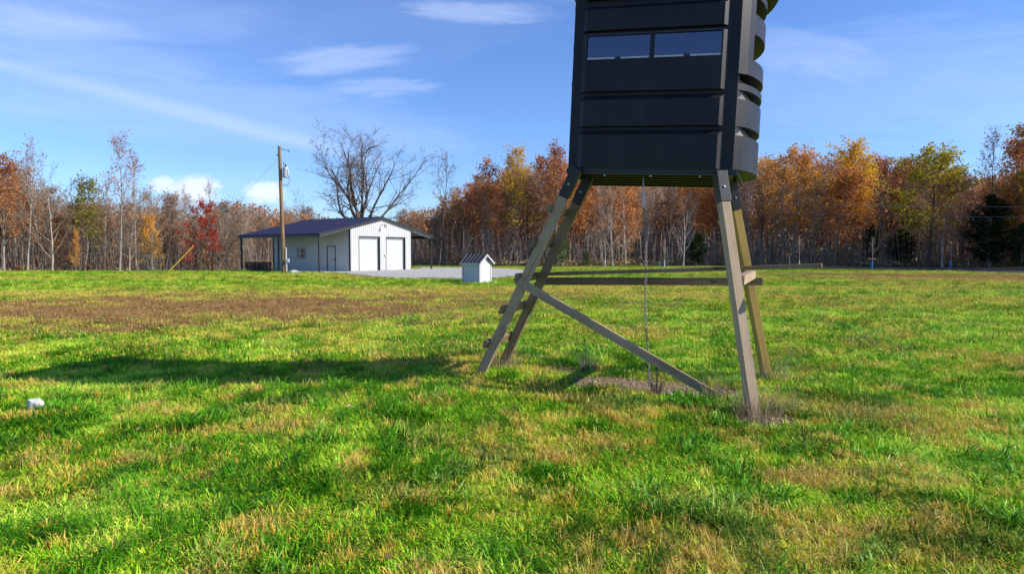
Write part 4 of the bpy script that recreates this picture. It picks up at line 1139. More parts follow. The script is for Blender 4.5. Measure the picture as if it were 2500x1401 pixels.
def grow_tree(seed, H=16.0, r0=.17, style='forest'):
    """returns limb segments and twig tips (pos, dir) for a tree of height H"""
    rng = np.random.RandomState(seed)
    S = dict(
        forest=dict(fb=.26, nl=21, ang=(.5, 1.05), lr=.30, up=.15, sub=5, subr=.52, tw=4, wander=.05),
        tall=dict(fb=.50, nl=13, ang=(.30, .65), lr=.34, up=.20, sub=5, subr=.48, tw=3, wander=.035),
        edge=dict(fb=.12, nl=22, ang=(.7, 1.2), lr=.36, up=.12, sub=5, subr=.50, tw=4, wander=.05),
        twiggy=dict(fb=.20, nl=24, ang=(.3, .85), lr=.27, up=.22, sub=6, subr=.60, tw=5, wander=.06),
        under=dict(fb=.15, nl=18, ang=(.95, 1.35), lr=.36, up=.03, sub=5, subr=.5, tw=3, wander=.05),
        vase=dict(fb=.17, nl=12, ang=(.18, .90), lr=.78, up=.08, sub=14, subr=.36, tw=6, wander=.04),
        oak=dict(fb=.24, nl=20, ang=(.45, 1.15), lr=.36, up=.12, sub=6, subr=.52, tw=4, wander=.05),
        bushy=dict(fb=.10, nl=13, ang=(.35, 1.0), lr=.48, up=.10, sub=6, subr=.5, tw=4, wander=.08),
    )[style]
    segs = []; tips = []
    def limb(p, d, Ln, r, lv, n):
        pts = [p.copy()]; rad = [r]
        for i in range(n):
            d = norm(d + rng.normal(size=3)*(.10+.05*lv) + np.array([0, 0, S['up']*(1 if lv else 0)]))
            p = p + d*Ln/n; pts.append(p.copy()); rad.append(max(r*(1-(i+1)/n*.85), .008))
        return np.array(pts), np.array(rad), d
    # trunk
    n = 9; p = np.zeros(3); p[2] = -.25; d = norm(np.array([rng.normal()*S['wander'], rng.normal()*S['wander'], 1.0]))
    pts = [p.copy()]; rad = [r0*1.35]
    TL = H*(.97 if style != 'vase' else .40)
    for i in range(n):
        d = norm(d + np.array([rng.normal()*S['wander'], rng.normal()*S['wander'], .25])); p = p + d*(TL+.25)/n
        pts.append(p.copy()); rad.append(r0*(1-(i+1)/n*(.88 if style != 'vase' else .5)))
    pts = np.array(pts); rad = np.array(rad); segs.append((pts, rad, 6 if style != 'vase' else 8))
    cum = np.linspace(0, 1, n+1)
    def on(t):
        return np.array([np.interp(t, cum, pts[:, k]) for k in range(3)]), np.interp(t, cum, rad)
    az = rng.uniform(0, 2*PI)
    for i in range(S['nl']):
        f = (i+.5*rng.uniform())/S['nl']; t = S['fb'] + (.985-S['fb'])*f if style != 'vase' else .35+.65*f**.8
        q, rr = on(t); az += 2.4 + rng.uniform(-.5, .5)
        an = rng.uniform(*S['ang'])*(1-.35*f); dd = np.array([math.sin(an)*math.cos(az), math.sin(an)*math.sin(az), math.cos(an)])
        prof = (1-.62*f) if style in ('forest', 'tall', 'edge', 'under') else (1-.25*f)
        if style == 'oak': prof = 1.05*math.sin(PI*(.24+.66*f))**.8
        if style in ('tall',) and f < .3: prof *= .55+1.5*f
        Ln = H*S['lr']*prof*rng.uniform(.75, 1.15)
        if style == 'vase':      # limbs run out to a rounded crown
            c_ = (q-np.array([0, 0, .60*H]))/np.array([.37*H, .37*H, .40*H]); e_ = dd/np.array([.37*H, .37*H, .40*H])
            A_, B_, C_ = e_.dot(e_), 2*c_.dot(e_), c_.dot(c_)-1
            Ln = (-B_+math.sqrt(max(B_*B_-4*A_*C_, 0)))/(2*A_)*rng.uniform(.88, 1.02)
        lp, lrad, ld = limb(q, dd, Ln, rr*(.62 if style != 'vase' else .60), 1, 5 if style != 'vase' else 7); segs.append((lp, lrad, 4 if style != 'vase' else 6))
        for j in range(S['sub']):
            u = .22+.78*(j+rng.uniform())/S['sub']; u = min(u, .99); k = u*(len(lp)-1); k0 = int(k); qp = lp[k0]+(lp[k0+1]-lp[k0])*(k-k0); rr2 = np.interp(k, range(len(lp)), lrad)
            base = norm(lp[k0+1]-lp[k0]); sd_ = norm(base + rng.normal(size=3)*.62)
            sp, srad, _ = limb(qp, sd_, Ln*S['subr']*(1.15-.55*u)*rng.uniform(.7, 1.2), max(rr2*.6, .014), 2, 3 if style != 'vase' else 4); segs.append((sp, np.maximum(srad, .012), 3))
            for m_ in range(S['tw']):
                v = .3+.7*(m_+rng.uniform())/S['tw']; v = min(v, .99); kk = v*(len(sp)-1); k1 = int(kk); tp = sp[k1]+(sp[k1+1]-sp[k1])*(kk-k1)
                td = norm(norm(sp[k1+1]-sp[k1]) + rng.normal(size=3)*.6 + np.array([0, 0, .15]))
                tl = (.55+.6*rng.uniform())*H/16*(1.0 if style != 'vase' else 1.15)
                e = tp+td*tl*.5; e2 = e+norm(td+rng.normal(size=3)*.25)*tl*.5
                segs.append((np.array([tp, e, e2]), np.array([.013, .010, .005])*(H/16)**.5, 3)); tips.append((tp, e2))
                if style == 'vase':
                    for q_ in range(3):
                        w_ = rng.uniform(.3, .95); s0 = tp+(e2-tp)*w_; d3 = norm(td+rng.normal(size=3)*.7)
                        segs.append((np.array([s0, s0+d3*tl*.5]), np.array([.009, .004]), 3)); tips.append((s0, s0+d3*tl*.5))
    return segs, tips

def crown_np(tips, per, spread, size, seed, keep=1.0, top=0.0, Hh=16.0):
    rng = np.random.RandomState(seed); C = []
    for a, b in tips:
        if rng.uniform() > keep: continue
        if top and (b[2]/Hh) < top and rng.uniform() < .8: continue
        k = rng.poisson(per)
        for _ in range(k):
            C.append(a+(b-a)*rng.uniform(.1, 1.15) + np.clip(rng.normal(size=3), -1.8, 1.8)*spread*np.array([1, 1, .75]))
    C = np.array(C) if C else np.zeros((1, 3))
    V, F = leaves_np(C, size, rng); rn = np.clip(rng.normal(.5, .22, len(C)), 0, 1)
    return V, F, rn

PROTO = {}
def proto(key, style, seed, H, r0, per, spread, size, keep=1.0, top=0.0):
    segs, tips = grow_tree(seed, H, r0, style)
    V, F = tubes_np([s for s in segs if s[2] != 0]); 
    # split: the trunk proper and the limbs with their twigs
    Vt, Ft = tubes_np(segs[:1]); Vb, Fb = tubes_np(segs[1:])
    tr = mesh_np('trunk_'+key, Vt, Ft, [M['bark_grey']], True); br = mesh_np('branches_'+key, Vb, Fb, [M['bark_grey']], False)
    cr = None
    if per > 0:
        Vc, Fc, rn = crown_np(tips, per, spread, size, seed+100, keep, top, H); cr = mesh_np('crown_'+key, Vc, Fc, [L['rust']], False); fattr(cr, 'rnd', rn)
    zmax = max(Vb[:, 2].max(), Vt[:, 2].max())
    PROTO[key] = (tr, br, cr, zmax, np.percentile(np.hypot(Vb[:, 0], Vb[:, 1]), 96))
for i in range(4): proto(f'forest{i}', 'forest', 10+i, 16, .15, 8, .30, .27, .88)
for i in range(3): proto(f'tall{i}', 'tall', 20+i, 17, .15, 4.2, .30, .24, .6, .0)
for i in range(3): proto(f'edge{i}', 'edge', 30+i, 12, .13, 8, .27, .25)
for i in range(4): proto(f'bare{i}', 'twiggy', 40+i, 15, .13, 1.1, .12, .20, .6)
for i in range(2): proto(f'fork{i}', 'bushy', 50+i, 14, .20, .9, .3, .22, .5)
for i in range(2): proto(f'full{i}', 'oak', 60+i, 15, .20, 12, .34, .28)
for i in range(3): proto(f'oak{i}', 'oak', 65+i, 15, .17, 7, .28, .26, .85)
proto('under0', 'under', 70, 9, .09, 8, .24, .22); proto('under1', 'under', 71, 8, .08, 8, .26, .22)
proto('sparse0', 'tall', 80, 17, .15, 3.4, .11, .21, .85, .60); proto('sparse1', 'tall', 81, 17, .15, 2.4, .10, .19, .8, .5); proto('sparse2', 'forest', 82, 17, .16, 2.4, .10, .20, .8, .55)
def _bal(sd_):
    sg, _t = grow_tree(sd_, 16, .42, 'vase'); p_ = np.concatenate([q[0] for q in sg[14:]]); p_ = p_[p_[:, 2] > 5]
    c_ = math.cos(.6); s_ = math.sin(.6); u_ = p_[:, 0]*c_-p_[:, 1]*s_
    return abs(u_.mean())*2 + abs(np.percentile(u_, 97)-5.4)*.6 + abs(np.percentile(u_, 3)+5.6)*.6
proto('vase', 'vase', min(range(90, 106), key=_bal), 16, .40, .5, .12, .17, .6)

def conifer_proto(key, seed, H, R, n, size, col=True):
    rng = np.random.RandomState(seed); C = []
    nb = 150
    segs = [(np.array([[0, 0, -.2], [0.03, 0, H*.5], [0, .03, H*.96]]), np.array([.13, .08, .02])*H/9, 6)]
    for i in range(nb):
        f = (i/nb)**.9; z = H*(.07+.90*f); az = rng.uniform(0, 2*PI)
        rr = R*(math.sin(PI*min(1, (f*.82+.18)))**.75 if col else (1-f)**.85)*rng.uniform(.62, 1.12)+.12
        tip = np.array([math.cos(az)*rr, math.sin(az)*rr, z+rr*.28]); base = np.array([0, 0, z-rr*.15])
        segs.append((np.array([base, (base+tip)/2+np.array([0, 0, .05]), tip]), np.array([.03, .02, .008]), 3))
        k = int(n/nb*(.5+rr/R))
        for _ in range(k):
            t = rng.uniform(.25, 1.08); C.append(base+(tip-base)*t+rng.normal(size=3)*np.array([.17, .17, .16])*H/9)
    Vt, Ft = tubes_np(segs[:1]); Vb, Fb = tubes_np(segs[1:])
    tr = mesh_np('trunk_'+key, Vt, Ft, [M['bark_dark']], True); br = mesh_np('branches_'+key, Vb, Fb, [M['bark_dark']])
    C = np.array(C); V, F = leaves_np(C, size, rng); cr = mesh_np('crown_'+key, V, F, [L['green']]); fattr(cr, 'rnd', np.clip(rng.normal(.45, .25, len(C)), 0, 1))
    PROTO[key] = (tr, br, cr, H, R)
conifer_proto('cedar0', 5, 9.5, 2.6, 8500, .22); conifer_proto('cedar1', 6, 7, 1.9, 5500, .2); conifer_proto('pine0', 7, 5, 1.5, 2600, .17, False)

NT_ = [0]
def plant(key, x, y, H, width=1.0, leaf='rust', brk='bark_grey', label='', group=None, rz=None, name=None, cat='tree', lean=0.0):
    tr, br, cr, zm, _ = PROTO[key]; s = H/zm
    nm = name or ('cedar_tree' if key.startswith('cedar') else 'pine_tree' if key.startswith('pine') else 'bare_tree' if cr is None or key.startswith(('bare', 'fork', 'vase')) else 'autumn_tree')
    r = empty(nm, (x, y, tz(x, y)), random.uniform(0, 2*PI) if rz is None else rz)
    r.scale = (s*width, s*width, s); r.rotation_euler.x = lean
    tag(r, label, cat, group)
    for me, pn, mat in ((tr, 'trunk', M[brk]), (br, 'branches', M[brk]), (cr, 'crown', L[leaf])):
        if me is None: continue
        o = bpy.data.objects.new(pn, me); COL.objects.link(o); o.parent = r
        o.material_slots[0].link = 'OBJECT'; o.material_slots[0].material = mat
    NT_[0] += 1
    return r
def plant_px(key, px, py, D, label, leaf='rust', width=1.0, brk='bark_grey', group=None, **kw):
    x = (px-1250)/FPX*D; H = EYE + (HOR-py)/FPX*D - tz(x, D)
    return plant(key, x, D, H, width, leaf, brk, label, group, **kw)

# ---- trees that stand out, each with a description of its own
plant_px('vase', 884, 292, 74, 'big bare spreading tree rising behind the barn roof', 'brown', 1.18, 'bark_dark', rz=.6)
plant_px('fork0', 722, 455, 84, 'small bare forked tree seen between the utility pole and the big bare tree', 'brown', .8, 'bark_dark')
plant_px('sparse0', 290, 322, 72, 'tallest tree at left, thin crown of scattered rust leaves against the sky', 'rust', 1.0, 'bark_grey', rz=1.0)
plant_px('sparse1', 65, 330, 70, 'tall nearly leafless tree close to the left edge of the view', 'brown', .95, 'bark_grey')
plant_px('sparse2', 105, 372, 73, 'tall leaning tree with twiggy crown, second from the left edge', 'brown', 1.1, 'bark_grey')
plant_px('fork0', 128, 388, 71, 'forked bare tree with long side branches, right of the second tree from the left edge', 'brown', 1.0, 'bark_grey', rz=1.5)
plant_px('sparse1', 30, 392, 74, 'thin twiggy tree between the two tall trees at the left edge', 'brown', 1.15, 'bark_grey', rz=2.2)
plant_px('tall1', 255, 420, 75, 'rust-leaved slim tree directly left of the tallest thin tree', 'rust', 1.1, 'bark_grey')
plant_px('forest0', 10, 370, 69, 'rusty-leaved tree cut by the left edge of the view', 'rust', 1.1)
plant_px('forest2', 205, 428, 74, 'olive and orange leaved tree left of the tallest thin tree', 'olive', 1.15)
plant_px('sparse0', 335, 372, 76, 'slender tree with pale trunk just right of the tallest thin tree', 'rust', .8, 'bark_pale', rz=3.0)
plant_px('under0', 490, 487, 66, 'small bright red maple left of the barn', 'red', .95, 'bark_dark', name='red_maple')
plant_px('sparse2', 530, 434, 78, 'thin tree with dark sparse crown behind the red maple', 'brown', .75, 'bark_grey')
plant_px('sparse1', 445, 448, 80, 'thin grey tree left of the red maple, in front of a white cloud', 'brown', .7, 'bark_grey')
plant_px('sparse1', 1072, 368, 84, 'twiggy tree with dark drooping leaves right of the big bare tree', 'brown', 1.1, 'bark_dark', rz=2.0)
plant_px('edge0', 360, 520, 68, 'low bright orange tree at the wood edge left of the red maple', 'orange', .9)
plant_px('edge1', 185, 560, 67, 'low orange sapling-like tree by a pale trunk at left', 'orange', .5)
plant_px('full0', 2265, 343, 76, 'large round olive and gold tree right of centre in the right-hand wood', 'olive', 1.25, 'bark_dark')
plant_px('oak1', 2300, 440, 73, 'broad coppery orange tree standing in front of the large olive and gold tree', 'rust', 1.15)
plant_px('full1', 2075, 336, 84, 'golden topped tree left of the large olive and gold tree', 'gold', 1.0)
plant_px('full0', 1935, 346, 85, 'golden orange crown just right of the black blind', 'orange', 1.05, rz=2.0)
plant_px('under1', 2045, 440, 90, 'scarlet leaved tree low among grey trunks beneath the golden topped tree', 'red', .8)
plant_px('sparse0', 2424, 308, 82, 'tall thin dark tree rising above the broad cedar', 'brown', .8, 'bark_dark', rz=4.0)
plant_px('forest2', 2490, 330, 72, 'tall bronze leaved tree at the right edge of the view', 'rust', 1.0, 'bark_dark')
plant_px('cedar0', 2415, 475, 72, 'broad dark green cedar near the right edge', 'green', 1.12)
plant_px('cedar1', 2200, 560, 79, 'dark cedar in shade left of the coppery orange tree', 'green', 1.25)
plant_px('cedar1', 2495, 545, 70, 'dark evergreen partly cut by the right edge of the view', 'green', 1.0)
plant_px('pine0', 1372, 545, 80, 'tall soft green pine seen between the two ladder legs', 'brightgreen', .75)
plant_px('pine0', 1432, 610, 79, 'short yellow-green pine right of the ladder legs', 'brightgreen', 1.1)
plant_px('cedar1', 1700, 570, 83, 'dark evergreen between the chain and the right legs', 'green', 1.2)
plant_px('cedar1', 2125, 545, 81, 'small evergreen behind the sapling in the blue tube', 'green', .65)
plant_px('fork1', 1495, 430, 78, 'grey forked bare tree under the blind platform', 'brown', .9, 'bark_grey')
plant_px('fork0', 1668, 470, 80, 'bare tree with crooked pale trunk left of the right legs', 'brown', .8, 'bark_pale')
plant_px('forest0', 1262, 358, 85, 'tall golden brown tree left of the blind, above its neighbours', 'gold', .95)
plant_px('forest1', 1352, 338, 84, 'tall red-brown tree touching the left side of the blind', 'redbrown', 1.05)
plant_px('forest3', 1190, 388, 86, 'tall orange-brown tree above the pump house', 'rust', 1.1)
plant_px('edge0', 2305, 600, 74.0, 'slim pale-stemmed tree with copper leaves by the right blue tube', 'rust', .45, 'bark_pale')
plant_px('bare0', 2225, 372, 79, 'dark bare trunk leaning before the large olive and gold tree', 'rust', .55, 'bark_dark', lean=.06)

# ---- slim trees that thicken the left-hand wood edge
_rl = random.Random(9)
for i, (px_c, tp, kk, lf, where) in enumerate([(-20, 415, 'bare1', 'brown', 'at the very left edge'), (45, 440, 'bare2', 'rust', 'below the two tall trees at far left'), (150, 455, 'bare3', 'brown', 'left of the olive leaved tree'),
        (178, 478, 'bare0', 'rust', 'touching the olive leaved tree on its left'), (238, 470, 'bare2', 'brown', 'touching the olive leaved tree on its right'), (315, 440, 'bare1', 'brown', 'between the tallest thin tree and its pale neighbour'),
        (375, 452, 'bare3', 'rust', 'above the low bright orange tree'), (405, 470, 'bare0', 'brown', 'above the guy wire anchor'), (425, 478, 'bare2', 'brown', 'just left of the yellow guard'),
        (470, 470, 'bare1', 'brown', 'directly behind the red maple'), (552, 470, 'bare3', 'brown', 'just right of the red maple'), (585, 478, 'bare0', 'rust', 'above the left end of the barn roof'), (520, 500, 'edge1', 'brown', 'low, right behind the red maple')]):
    plant_px(kk, px_c, tp, 68+_rl.uniform(3, 9)+(6 if px_c > 400 else 0), 'slim twiggy brown tree '+where, lf, 1.35, _rl.choice(['bark_grey', 'bark_dark']))

# ---- the rest of the wood, row by row
MASS_X = [-500, 0, 60, 150, 220, 380, 450, 570, 680, 800, 900, 1000, 1080, 1130, 1230, 1300, 1390, 1500, 1700, 1850, 1990, 2060, 2120, 2200, 2340, 2400, 2500, 3000]
MASS_Y = [390, 392, 396, 446, 428, 448, 470, 470, 482, 512, 524, 496, 470, 440, 405, 380, 365, 400, 400, 372, 362, 352, 372, 365, 395, 420, 380, 340]
MARKS = [(-9999,'beyond the left edge'),(0,'near the left edge'),(90,'left of the tallest thin tree'),(230,'around the tallest thin tree'),(350,'behind the guy wire anchor'),(430,'behind the red maple'),
         (540,'behind the pallets'),(640,'behind the utility pole'),(740,'behind the barn roof'),(850,'behind the big bare tree'),(960,'behind the right lean-to'),
         (1060,'above the gravel drive'),(1140,'behind the pump house'),(1220,'left of the ladder legs'),(1330,'behind the ladder legs'),(1430,'right of the ladder'),(1520,'behind the hanging chain'),
         (1620,'right of the hanging chain'),(1730,'behind the right legs of the blind'),(1850,'just right of the blind'),(1950,'above the end of the long rail'),(2040,'under the golden topped tree'),
         (2140,'right of the golden topped tree'),(2240,'by the olive and gold tree'),(2350,'left of the broad cedar'),(2430,'behind the broad cedar'),(2500,'beyond the right edge')]
def region(px): return [m_ for x_, m_ in MARKS if px >= x_][-1]
ROWW = ['at the wood edge', 'just inside the wood', 'deeper in the wood', 'at the back of the wood']
SEEN = {}
WORD = dict(rust='rust-leaved', orange='orange', gold='golden', olive='olive-leaved', brown='brown-leaved', red='red', redbrown='red-brown')
rr = random.Random(21)
for row, (dD, spacing) in enumerate([(0.5, 2.9), (5, 3.0), (11, 3.6), (18, 5.4)]):
    px = -380 + row*25
    while px < 2860:
        if row == 3 and px < 300: px += 60; continue
        D = float(edgeD(px)) + dD + rr.uniform(-2, 2)
        q = rr.random()
        if px < 430:   k = ('bare' if q < .42 else 'tall' if q < .6 else 'forest' if q < .85 else 'edge'); leaf = rr.choice(['brown', 'rust', 'brown', 'rust', 'orange'])
        elif px < 640: k = ('bare' if q < .6 else 'edge' if q < .8 else 'tall'); leaf = rr.choice(['brown', 'brown', 'orange', 'rust'])
        elif px < 1010: k = ('forest' if q < .6 else 'bare'); leaf = rr.choice(['rust', 'rust', 'orange', 'brown'])
        elif px < 1400: k = ('forest' if q < .3 else 'oak' if q < .5 else 'edge' if q < .62 else 'bare'); leaf = rr.choice(['rust', 'rust', 'redbrown', 'brown', 'brown', 'orange'])
        elif px < 1810: k = ('bare' if q < .58 else 'forest' if q < .8 else 'edge'); leaf = rr.choice(['brown', 'rust', 'orange', 'rust'])
        elif px < 2180: k = ('bare' if q < .45 else 'forest' if q < .65 else 'oak' if q < .85 else 'edge'); leaf = rr.choice(['rust', 'redbrown', 'orange', 'brown', 'brown'])
        else: k = ('forest' if q < .4 else 'oak' if q < .6 else 'edge' if q < .72 else 'bare'); leaf = rr.choice(['redbrown', 'rust', 'brown', 'rust', 'olive'])
        top = float(np.interp(px, MASS_X, MASS_Y)) + rr.uniform(0, 42) + (14 if row == 0 else 0)
        if row == 0 and rr.random() < .45 and k != 'bare': k = 'edge'; top += rr.uniform(20, 90)
        if 2230 < px < 2340 and row < 1: top += 60
        nvar = dict(bare=4, forest=4, tall=3, edge=3, oak=3)[k]
        brk = rr.choice(['bark_grey', 'bark_grey', 'bark_pale', 'bark_dark'] if 600 < px else ['bark_grey', 'bark_dark'])
        bare = k == 'bare'
        tk = {"bark_pale": "pale", "bark_dark": "dark", "bark_grey": "grey"}[brk]
        lab = f'{tk} bare tree {ROWW[row]}, {region(px)}' if bare else f'{WORD[leaf]} {tk}-trunked tree {ROWW[row]}, {region(px)}'
        if lab in SEEN: SEEN[lab] += 1; lab = ('taller ', 'narrower ', 'third ')[min(SEEN[lab]-2, 2)] + lab; top -= 12
        else: SEEN[lab] = 1
        grp = 'bare trees of the wood' if bare else 'leafy trees of the wood'
        x = (px-1250)/FPX*D
        inbarn = -22 < x < 3 and D < 74
        if not inbarn:
            plant_px(f'{k}{rr.randrange(nvar)}', px, top, D, lab, leaf, rr.uniform(1.0, 1.35), brk, grp)
        px += spacing*FPX/D*rr.uniform(.75, 1.25)
# trees beyond the right edge of the view: the wood curves towards the house side and shades its own foot
for i, (x, y) in enumerate([(51, 60.5), (54.5, 64), (58, 60), (57, 68.5), (62, 64), (61, 73), (66, 68), (66, 60), (70, 72), (60, 79)]):
    plant(f'forest{i % 4}', x, y, 16+rr.uniform(-1.5, 2), 1.1, rr.choice(['rust', 'redbrown', 'brown']), 'bark_grey', 'leafy brown tree just outside the right edge', 'trees beyond the right edge')
print('trees', NT_[0])

# ------------------------------------------------------------------ the wood beyond, read only as one mass (stuff)
def make_far_wood():
    rng = np.random.RandomState(40); C = []; MI = []; segs = []
    for px in np.arange(-450, 3000, 9.0):
        dens = 1.0 if px > 560 else .75
        for rep in range(3):
            D = float(edgeD(px)) + rng.uniform(16, 46); x = (px+rng.uniform(-8, 8)-1250)/FPX*D; z = tz(x, D)
            top = EYE + (HOR-(np.interp(px, MASS_X, MASS_Y)+rng.uniform(18, 60)))/FPX*D
            if px < 560: top = z+(top-z)*.84
            hh = top - z; lx = rng.normal()*.5
            segs.append((np.array([[x, D, z-.1], [x+lx*.5, D, z+hh*.5], [x+lx, D, z+hh*.97]]), np.array([.13, .09, .03]), 4))
            for q in range(9):
                t = rng.uniform(.25, .95); p = np.array([x+lx*t, D, z+hh*t]); a = rng.uniform(0, 2*PI); l_ = rng.uniform(1.2, 3)
                segs.append((np.array([p, p+l_*np.array([math.cos(a)*.6, math.sin(a)*.6, .75])]), np.array([.045, .012]), 3))
            kd = rng.choice(4, p=[.36, .30, .16, .18]); n = int(170*dens)
            zz = z+hh*np.clip(rng.beta(1.5, 1.25, n), 0, 1); w_ = 2.1*np.sin(PI*np.clip((zz-z)/hh*.8+.15, 0, 1))**.5
            a = rng.uniform(0, 2*PI, n); q = np.sqrt(rng.uniform(size=n))*w_
            C.append(np.stack([x+lx*(zz-z)/hh+q*np.cos(a), D+q*np.sin(a), zz], 1)); MI.append(np.full(n, kd))
    C = np.concatenate(C); MI = np.concatenate(MI)
    # the lowest storey is thick dark brush
    n = 42000; px = rng.uniform(-450, 3000, n); D = edgeD(px)+rng.uniform(9, 34, n); x = (px-1250)/FPX*D
    z = terrain(x, D)+np.minimum(rng.gamma(2.0, 1.2, n), 6.0)*np.where(px > 560, 1.0, .8); C = np.concatenate([C, np.stack([x, D, z], 1)]); MI = np.concatenate([MI, np.where(rng.uniform(size=n) < np.where(px < 1350, .25, np.where(px < 1900, .5, .7)), 4, rng.choice(2, size=n))])
    V, F = leaves_np(C, .50, rng); Vs, Fs = tubes_np(segs)
    me = mesh_np('distant_wood', np.concatenate([V, Vs]), np.concatenate([F, Fs+len(V)]), [L['brown'], L['rust'], L['orange'], L['redbrown'], L['darkbrush'], M['bark_grey']], False, np.concatenate([MI, np.full(len(Fs), 5)]))
    fattr(me, 'rnd', np.concatenate([np.clip(rng.normal(.45, .25, len(C)), 0, 1), np.full(len(Fs), .5)]))
    o = bpy.data.objects.new('distant_wood', me); COL.objects.link(o); tag(o, 'far part of the autumn wood, seen as one brown and rust mass', 'wood', kind='stuff')
make_far_wood()

# ------------------------------------------------------------------ undergrowth along the wood edge (stuff)
def make_undergrowth():
    rng = np.random.RandomState(12); C = []; SZ = []; MI = []; segs = []
    for px in np.arange(-420, 2900, 5.0):
        for rep in range(3):
            D = float(edgeD(px)) + rng.uniform(-1.0, 13) ; x = (px+rng.uniform(-6, 6)-1250)/FPX*D; z = tz(x, D)
            if -22 < x < 2 and D < 73: continue
            if rep == 0: D = float(edgeD(px)) + rng.uniform(-2.5, 1); x = (px-1250)/FPX*D; z = tz(x, D)
            h = rng.uniform(.5, 2.8) if rep else rng.uniform(.3, .9); kind = 2 if rep == 0 else rng.choice(4, p=[.40, .27, .13, .20]) if px > 1300 else rng.choice(4, p=[.14, .42, .14, .30])
            k = int(rng.uniform(30, 75)); w_ = rng.uniform(.5, 1.3)
            pts = rng.normal(size=(k, 3))*np.array([w_*.55, w_*.55, h*.27]) + np.array([x, D, z+h*.55]); pts[:, 2] = np.maximum(pts[:, 2], z+.05)
            C.append(pts); MI.append(np.full(k, kind)); SZ.append(np.full(k, .20))
            for q in range(4):
                b = np.array([x+rng.normal()*.6, D+rng.normal()*.6, z-.05]); hh = rng.uniform(1.2, 5.5)
                e = b+np.array([rng.normal()*.25*hh*.3, rng.normal()*.2*hh*.3, hh]); mid_ = (b+e)/2+rng.normal(size=3)*.12
                segs.append((np.array([b, mid_, e]), np.array([.028, .022, .008])*rng.uniform(.6, 1.4), 3))
    C = np.concatenate(C); MI = np.concatenate(MI); n = len(C)
    V, F = leaves_np(C, .24, rng); Vs, Fs = tubes_np(segs)
    Vall = np.concatenate([V, Vs]); Fall = np.concatenate([F, Fs+len(V)])
    fm = np.concatenate([MI, np.full(len(Fs), 4)])
    me = mesh_np('undergrowth', Vall, Fall, [L['darkbrush'], L['brown'], L['tan'], L['rust'], M['bark_grey']], False, fm)
    fattr(me, 'rnd', np.concatenate([np.clip(rng.normal(.5, .25, n), 0, 1), np.full(len(Fs), .5)]))
    o = bpy.data.objects.new('undergrowth', me); COL.objects.link(o)
    tag(o, 'tangled brush and thin saplings along the foot of the wood', 'undergrowth', kind='stuff')
make_undergrowth()

# ------------------------------------------------------------------ saplings in blue tubes, fence stakes, wires
def sapling(px, D, hgt, label, tape=False):
    b = on_ground(px, 655, D); R_ = empty('planted_sapling', b); tag(R_, label, 'sapling', 'saplings planted along the wood edge')
    rng = np.random.RandomState(int(px)); segs = [(np.array([[0, 0, -.05], [.02, 0, hgt*.5], [0, .02, hgt]]), np.array([.022, .017, .006]), 5)]
    for i in range(16):
        z = hgt*rng.uniform(.42, .95); a = rng.uniform(0, 2*PI); l_ = .32*hgt*(1.15-z/hgt); p = np.array([0, 0, z]); d = np.array([math.cos(a)*.6, math.sin(a)*.6, .9]); d /= np.linalg.norm(d)
        segs.append((np.array([p, p+d*l_*.5, p+d*l_+np.array([0, 0, .05])]), np.array([.010, .007, .004]), 3))
    V, F = tubes_np(segs); o = bpy.data.objects.new('stem', mesh_np('sapling_stem', V, F, [M['bark_pale']])); COL.objects.link(o); o.parent = R_
    tips = [(s[0][1], s[0][2]) for s in segs[1:]]
    Vc, Fc, rn = crown_np(tips, 2.5, .08, .09, int(px)+1); me = mesh_np('sapling_leaves', Vc, Fc, [L['rust']]); fattr(me, 'rnd', rn); o = bpy.data.objects.new('crown', me); COL.objects.link(o); o.parent = R_
    m = MB(); m.tube([(0, 0, 0), (0, 0, .78)], .055, 10); m.build('tree_tube', M['blue_plastic'] if px > 2000 else M['grey_plastic'], R_)
    m = MB(); m.box(-.15, -.12, -.03, .0, -.1, .62); m.build('support_stake', M['blue_plastic'], R_)
    if tape:
        m = MB(); m.tube([(-.42, 0, 1.02), (-.2, .02, .93), (.05, -.02, 1.0), (.25, .02, .92), (.38, 0, 1.02)], [.03, .055, .04, .055, .02], 5); m.build('flag_tape', M['orange_tape'], R_)
sapling(1477, 72, 3.0, 'thin bare sapling in a short tube, first from the left beneath the blind')
sapling(1622, 72, 3.0, 'thin bare sapling in a short tube, second from the left beneath the blind')
sapling(1951, 68, 3.4, 'sapling in a blue tube behind the end of the long rail')
sapling(2129, 66, 3.1, 'sapling in a blue tube with orange tape, between long rail and dark cedar', True)
sapling(2321, 64.5, 2.6, 'sapling in a blue tube in front of the copper leaved tree')
for px, top, dx, lab in [(1562, 645, .14, 'short pale leaning post left of the hanging chain'), (1610, 637, 0, 'upright thin grey post right of the hanging chain'),
                         (1872, 632, -.25, 'weathered leaning post behind the long rail, left of the blue tube'), (1927, 626, 0, 'thin metal fence post just left of the first blue tube'),
                         (2362, 632, .12, 'slanting dark post left of the broad cedar'), (1236, 640, 0, 'thin post behind the gravel near the ladder legs')]:
    b = on_ground(px, 652, 76.0 if px < 2300 else 69.0); t = P(px, top, b.y); o_ = empty('fence_post', b); tag(o_, lab, 'post')
    m = MB(); m.tube([(0, 0, -.1), (dx, 0, t.z-b.z)], .045, 7); m.build('shaft', M['wood_brown'] if dx else M['galv'], o_)
